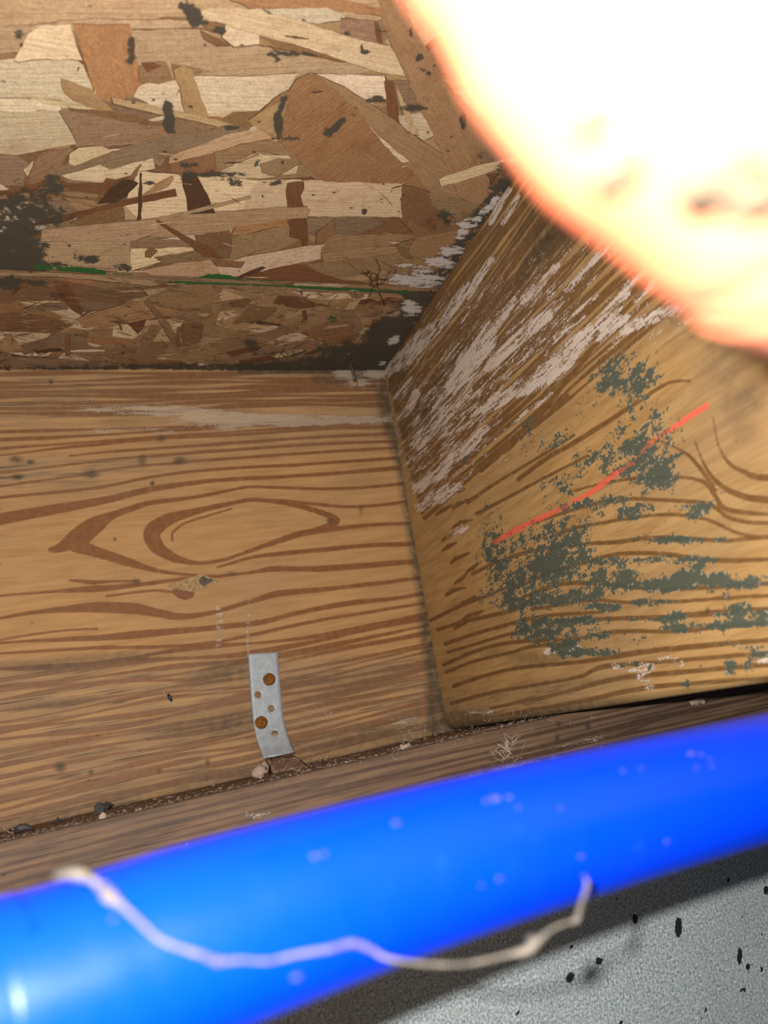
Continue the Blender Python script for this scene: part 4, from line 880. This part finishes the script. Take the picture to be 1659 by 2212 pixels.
b.tube([at_y(x, y, -70) for x, y in Q], [1.3,1.6,1.2,.5], 10); b.tube([at_y(50,1787,-70), at_y(56,1779,-70)], [.7,.2], 6); plate(b, [(30,1800),(31,1792),(42,1786),(52,1785),(56,1781),(60,1785),(70,1788),(74,1793),(66,1792),(54,1795),(42,1800)], -70, .8, sd=4)
q = spline([at_y(x, y, -70) for x, y in [(30,1792),(18,1786),(8,1785),(9,1790),(20,1798),(30,1799)]], 5); b.tube(q, .35, 6, m=1)
tag(b.build('dried_insect', [M_BLACK, M_RUSTBROWN]), 'black curled dried insect with a thin brown loop, at the left end of the ledge', 'insect')
b = MB(); plate(b, [(102,1781),(112,1774),(120,1771),(134,1769),(146,1765),(152,1767),(146,1771),(134,1775),(118,1778)], -66, .9, sd=5); b.blob(at_y(125,1768,-66), .5, seed=3)
tag(b.build('charred_scrap', [M_BLACK], None, False), 'long flat black sliver lying on the ledge near its left end', 'scrap')
b = MB(); b.tube([at_y(363,1499,-1.4), at_y(367,1507,-1.4), at_y(371,1515,-1.4)], [.5,1.0,.5], 10); tag(b.build('dark_pellet', [M_BLACK]), 'tiny dark pellet stuck to the board left of the metal strap', 'pellet')
b = MB(); b.tube([at_y(353,1493,-1.2), at_y(356,1500,-1.2), at_y(359,1507,-1.2)], [.3,.7,.3], 10); tag(b.build('pale_pellet', [M_CHIP]), 'tiny mottled tan pellet just left of the dark pellet', 'pellet')
b = MB(); p = at_y(875,1615,-85); b.blob(p, 2.0, seed=21, rough=.35, axes=(1.6,.8,.8), seg=14); b.blob(p+np.array([1.8,0,.6]), 1.1, seed=22, rough=.3)
tag(b.build('plaster_crumb', [M_CHIP]), 'pale tan crumb on the ledge between the strap and the joist', 'crumb')
b = MB(); b.blob(at_y(1507,1514,-104), 2.2, seed=31, rough=.35, axes=(2.2,.5,.7), seg=14); b.blob(at_y(1518,1516,-104), 1.3, seed=33, rough=.3)
tag(b.build('lint_scrap', [M_CHIP]), 'pale scrap of lint on the sill plate under the right end of the joist', 'lint')
b = MB(); b.blob(at_y(222,1765,-95), 1.5, seed=41, rough=.12, axes=(1,.7,1)); tag(b.build('seed_husk', [M_CHIP]), 'small round peach-coloured husk on the ledge below the jagged black scrap', 'husk')
# broken wood chip at the strap's foot
b = MB(); b.blob(at_y(560,1668,-60), 2.6, seed=51, rough=.3, axes=(1.4,.7,.9), seg=12); b.blob(at_y(572,1660,-50), 2.0, seed=52, rough=.25, axes=(.8,.6,1.6), seg=12)
tag(b.build('wood_chip', [M_CHIP]), 'broken grey-brown wood chip beside the left of the strap foot', 'chip')
# knot hole in the knotty board
b = MB()
V = []; F = []; outl = [(360,1266),(385,1256),(410,1247),(432,1241),(446,1242),(458,1252),(470,1249),(470,1258),(456,1264),(440,1270),(415,1276),(380,1274)]
pin = [on_rim(x, y, -.25) for x, y in outl]
b.add(pin, [list(range(len(pin)))[::-1]])
q = b.build('torn_knot', [simple('torn_wood', (.45,.31,.15), .85, .2, 0, .3, .5, col2=(.26,.15,.065), bump=.001)], rim); q.location = -rim.location*1.0 if False else (0,0,0)
q['label'] = 'pale torn knot'
b = MB(); hole = [on_rim(x, y, -.45) for x, y in [(429,1253),(433,1247),(441,1244),(447,1249),(456,1250),(462,1255),(452,1258),(446,1264),(438,1266),(431,1261)]]; b.add(hole, [list(range(10))[::-1]]); q = b.build('knot_hole', [M_NAIL], rim); q['label'] = 'dark knot hole'
b = MB(); hole = [on_rim(x, y, -.3) for x, y in [(372,1272),(400,1276),(421,1279),(418,1290),(400,1296),(385,1292),(375,1284)]]; b.add(hole, [list(range(7))[::-1]]); q = b.build('knot_scar', [simple('scar', (.24,.095,.04), .7)], rim); q['label'] = 'reddish scar below the knot'

# ---- loose grit along the ledge: uncountable
g = random.Random(77); b = MB()
for i in range(2600):
    x = g.uniform(-300, 34); y = -102+abs(g.gauss(0, 1))*14 if g.random() < .6 else g.uniform(-102, -2)
    if y > -1: continue
    r = g.choice([.12,.15,.2,.28,.4,.55])*g.uniform(.6, 1.2)
    n = len(b.v); c = np.array([x, y, r*.4]); a = g.uniform(0, 6); e = g.uniform(1, 3.2)
    V = [c+np.array([math.cos(a)*r*e, math.sin(a)*r*e, 0]), c-np.array([math.cos(a)*r*e, math.sin(a)*r*e, 0]), c+np.array([-math.sin(a)*r, math.cos(a)*r, 0]), c+np.array([math.sin(a)*r, -math.cos(a)*r, 0]), c+np.array([0,0,r]), c-np.array([0,0,r*.4])]
    b.add(V, [[0,2,4],[2,1,4],[1,3,4],[3,0,4],[2,0,5],[1,2,5],[3,1,5],[0,3,5]], 1 if g.random() < .10 else 0)
o = b.build('ledge_grit', [M_DEBRIS, M_CHIP], None, smooth=False); tag(o, 'dark grit and splinters strewn along the ledge at the foot of the board', 'grit', kind='stuff')
# ---- fibres: uncountable
b = MB()
def hair(x, y, L, ang, cur, yy=-102.6, r=.09):
    a = math.radians(ang); P = []
    for k in range(7):
        t = k/6; P.append(at_y(x+math.cos(a)*L*t-math.sin(a)*cur*t*t, y-math.sin(a)*L*t-math.cos(a)*cur*t*t, yy-1.2*math.sin(t*3)))
    b.tube(P, r, 5)
for i in range(34): hair(1098+g.gauss(0,7), 1618+g.gauss(0,12), g.uniform(12,34), g.uniform(20,160), g.uniform(-12,12))
for i in range(12): hair(1060+g.uniform(-20,80), 1630+g.gauss(0,10), g.uniform(8,24), g.uniform(0,180), g.uniform(-8,8))
o = b.build('fibre_tuft', [M_FIBRE]); tag(o, 'tuft of fine pale fibres caught on the sill plate near the joist end', 'fibres', kind='stuff')
b = MB()
for i in range(60): 
    x = g.uniform(560, 1300); hair(x, 1700-(x-560)*.2+g.uniform(-45, 5), g.uniform(5, 18), g.uniform(0,180), g.uniform(-6,6), r=.06)
for i in range(14): hair(408+g.gauss(0,6), 1832+g.gauss(0,3), g.uniform(5,12), g.uniform(20,160), 4, r=.12)
o = b.build('loose_fibres', [M_FIBRE]); tag(o, 'scattered fine pale hairs clinging along the front of the sill plate', 'fibres', kind='stuff')
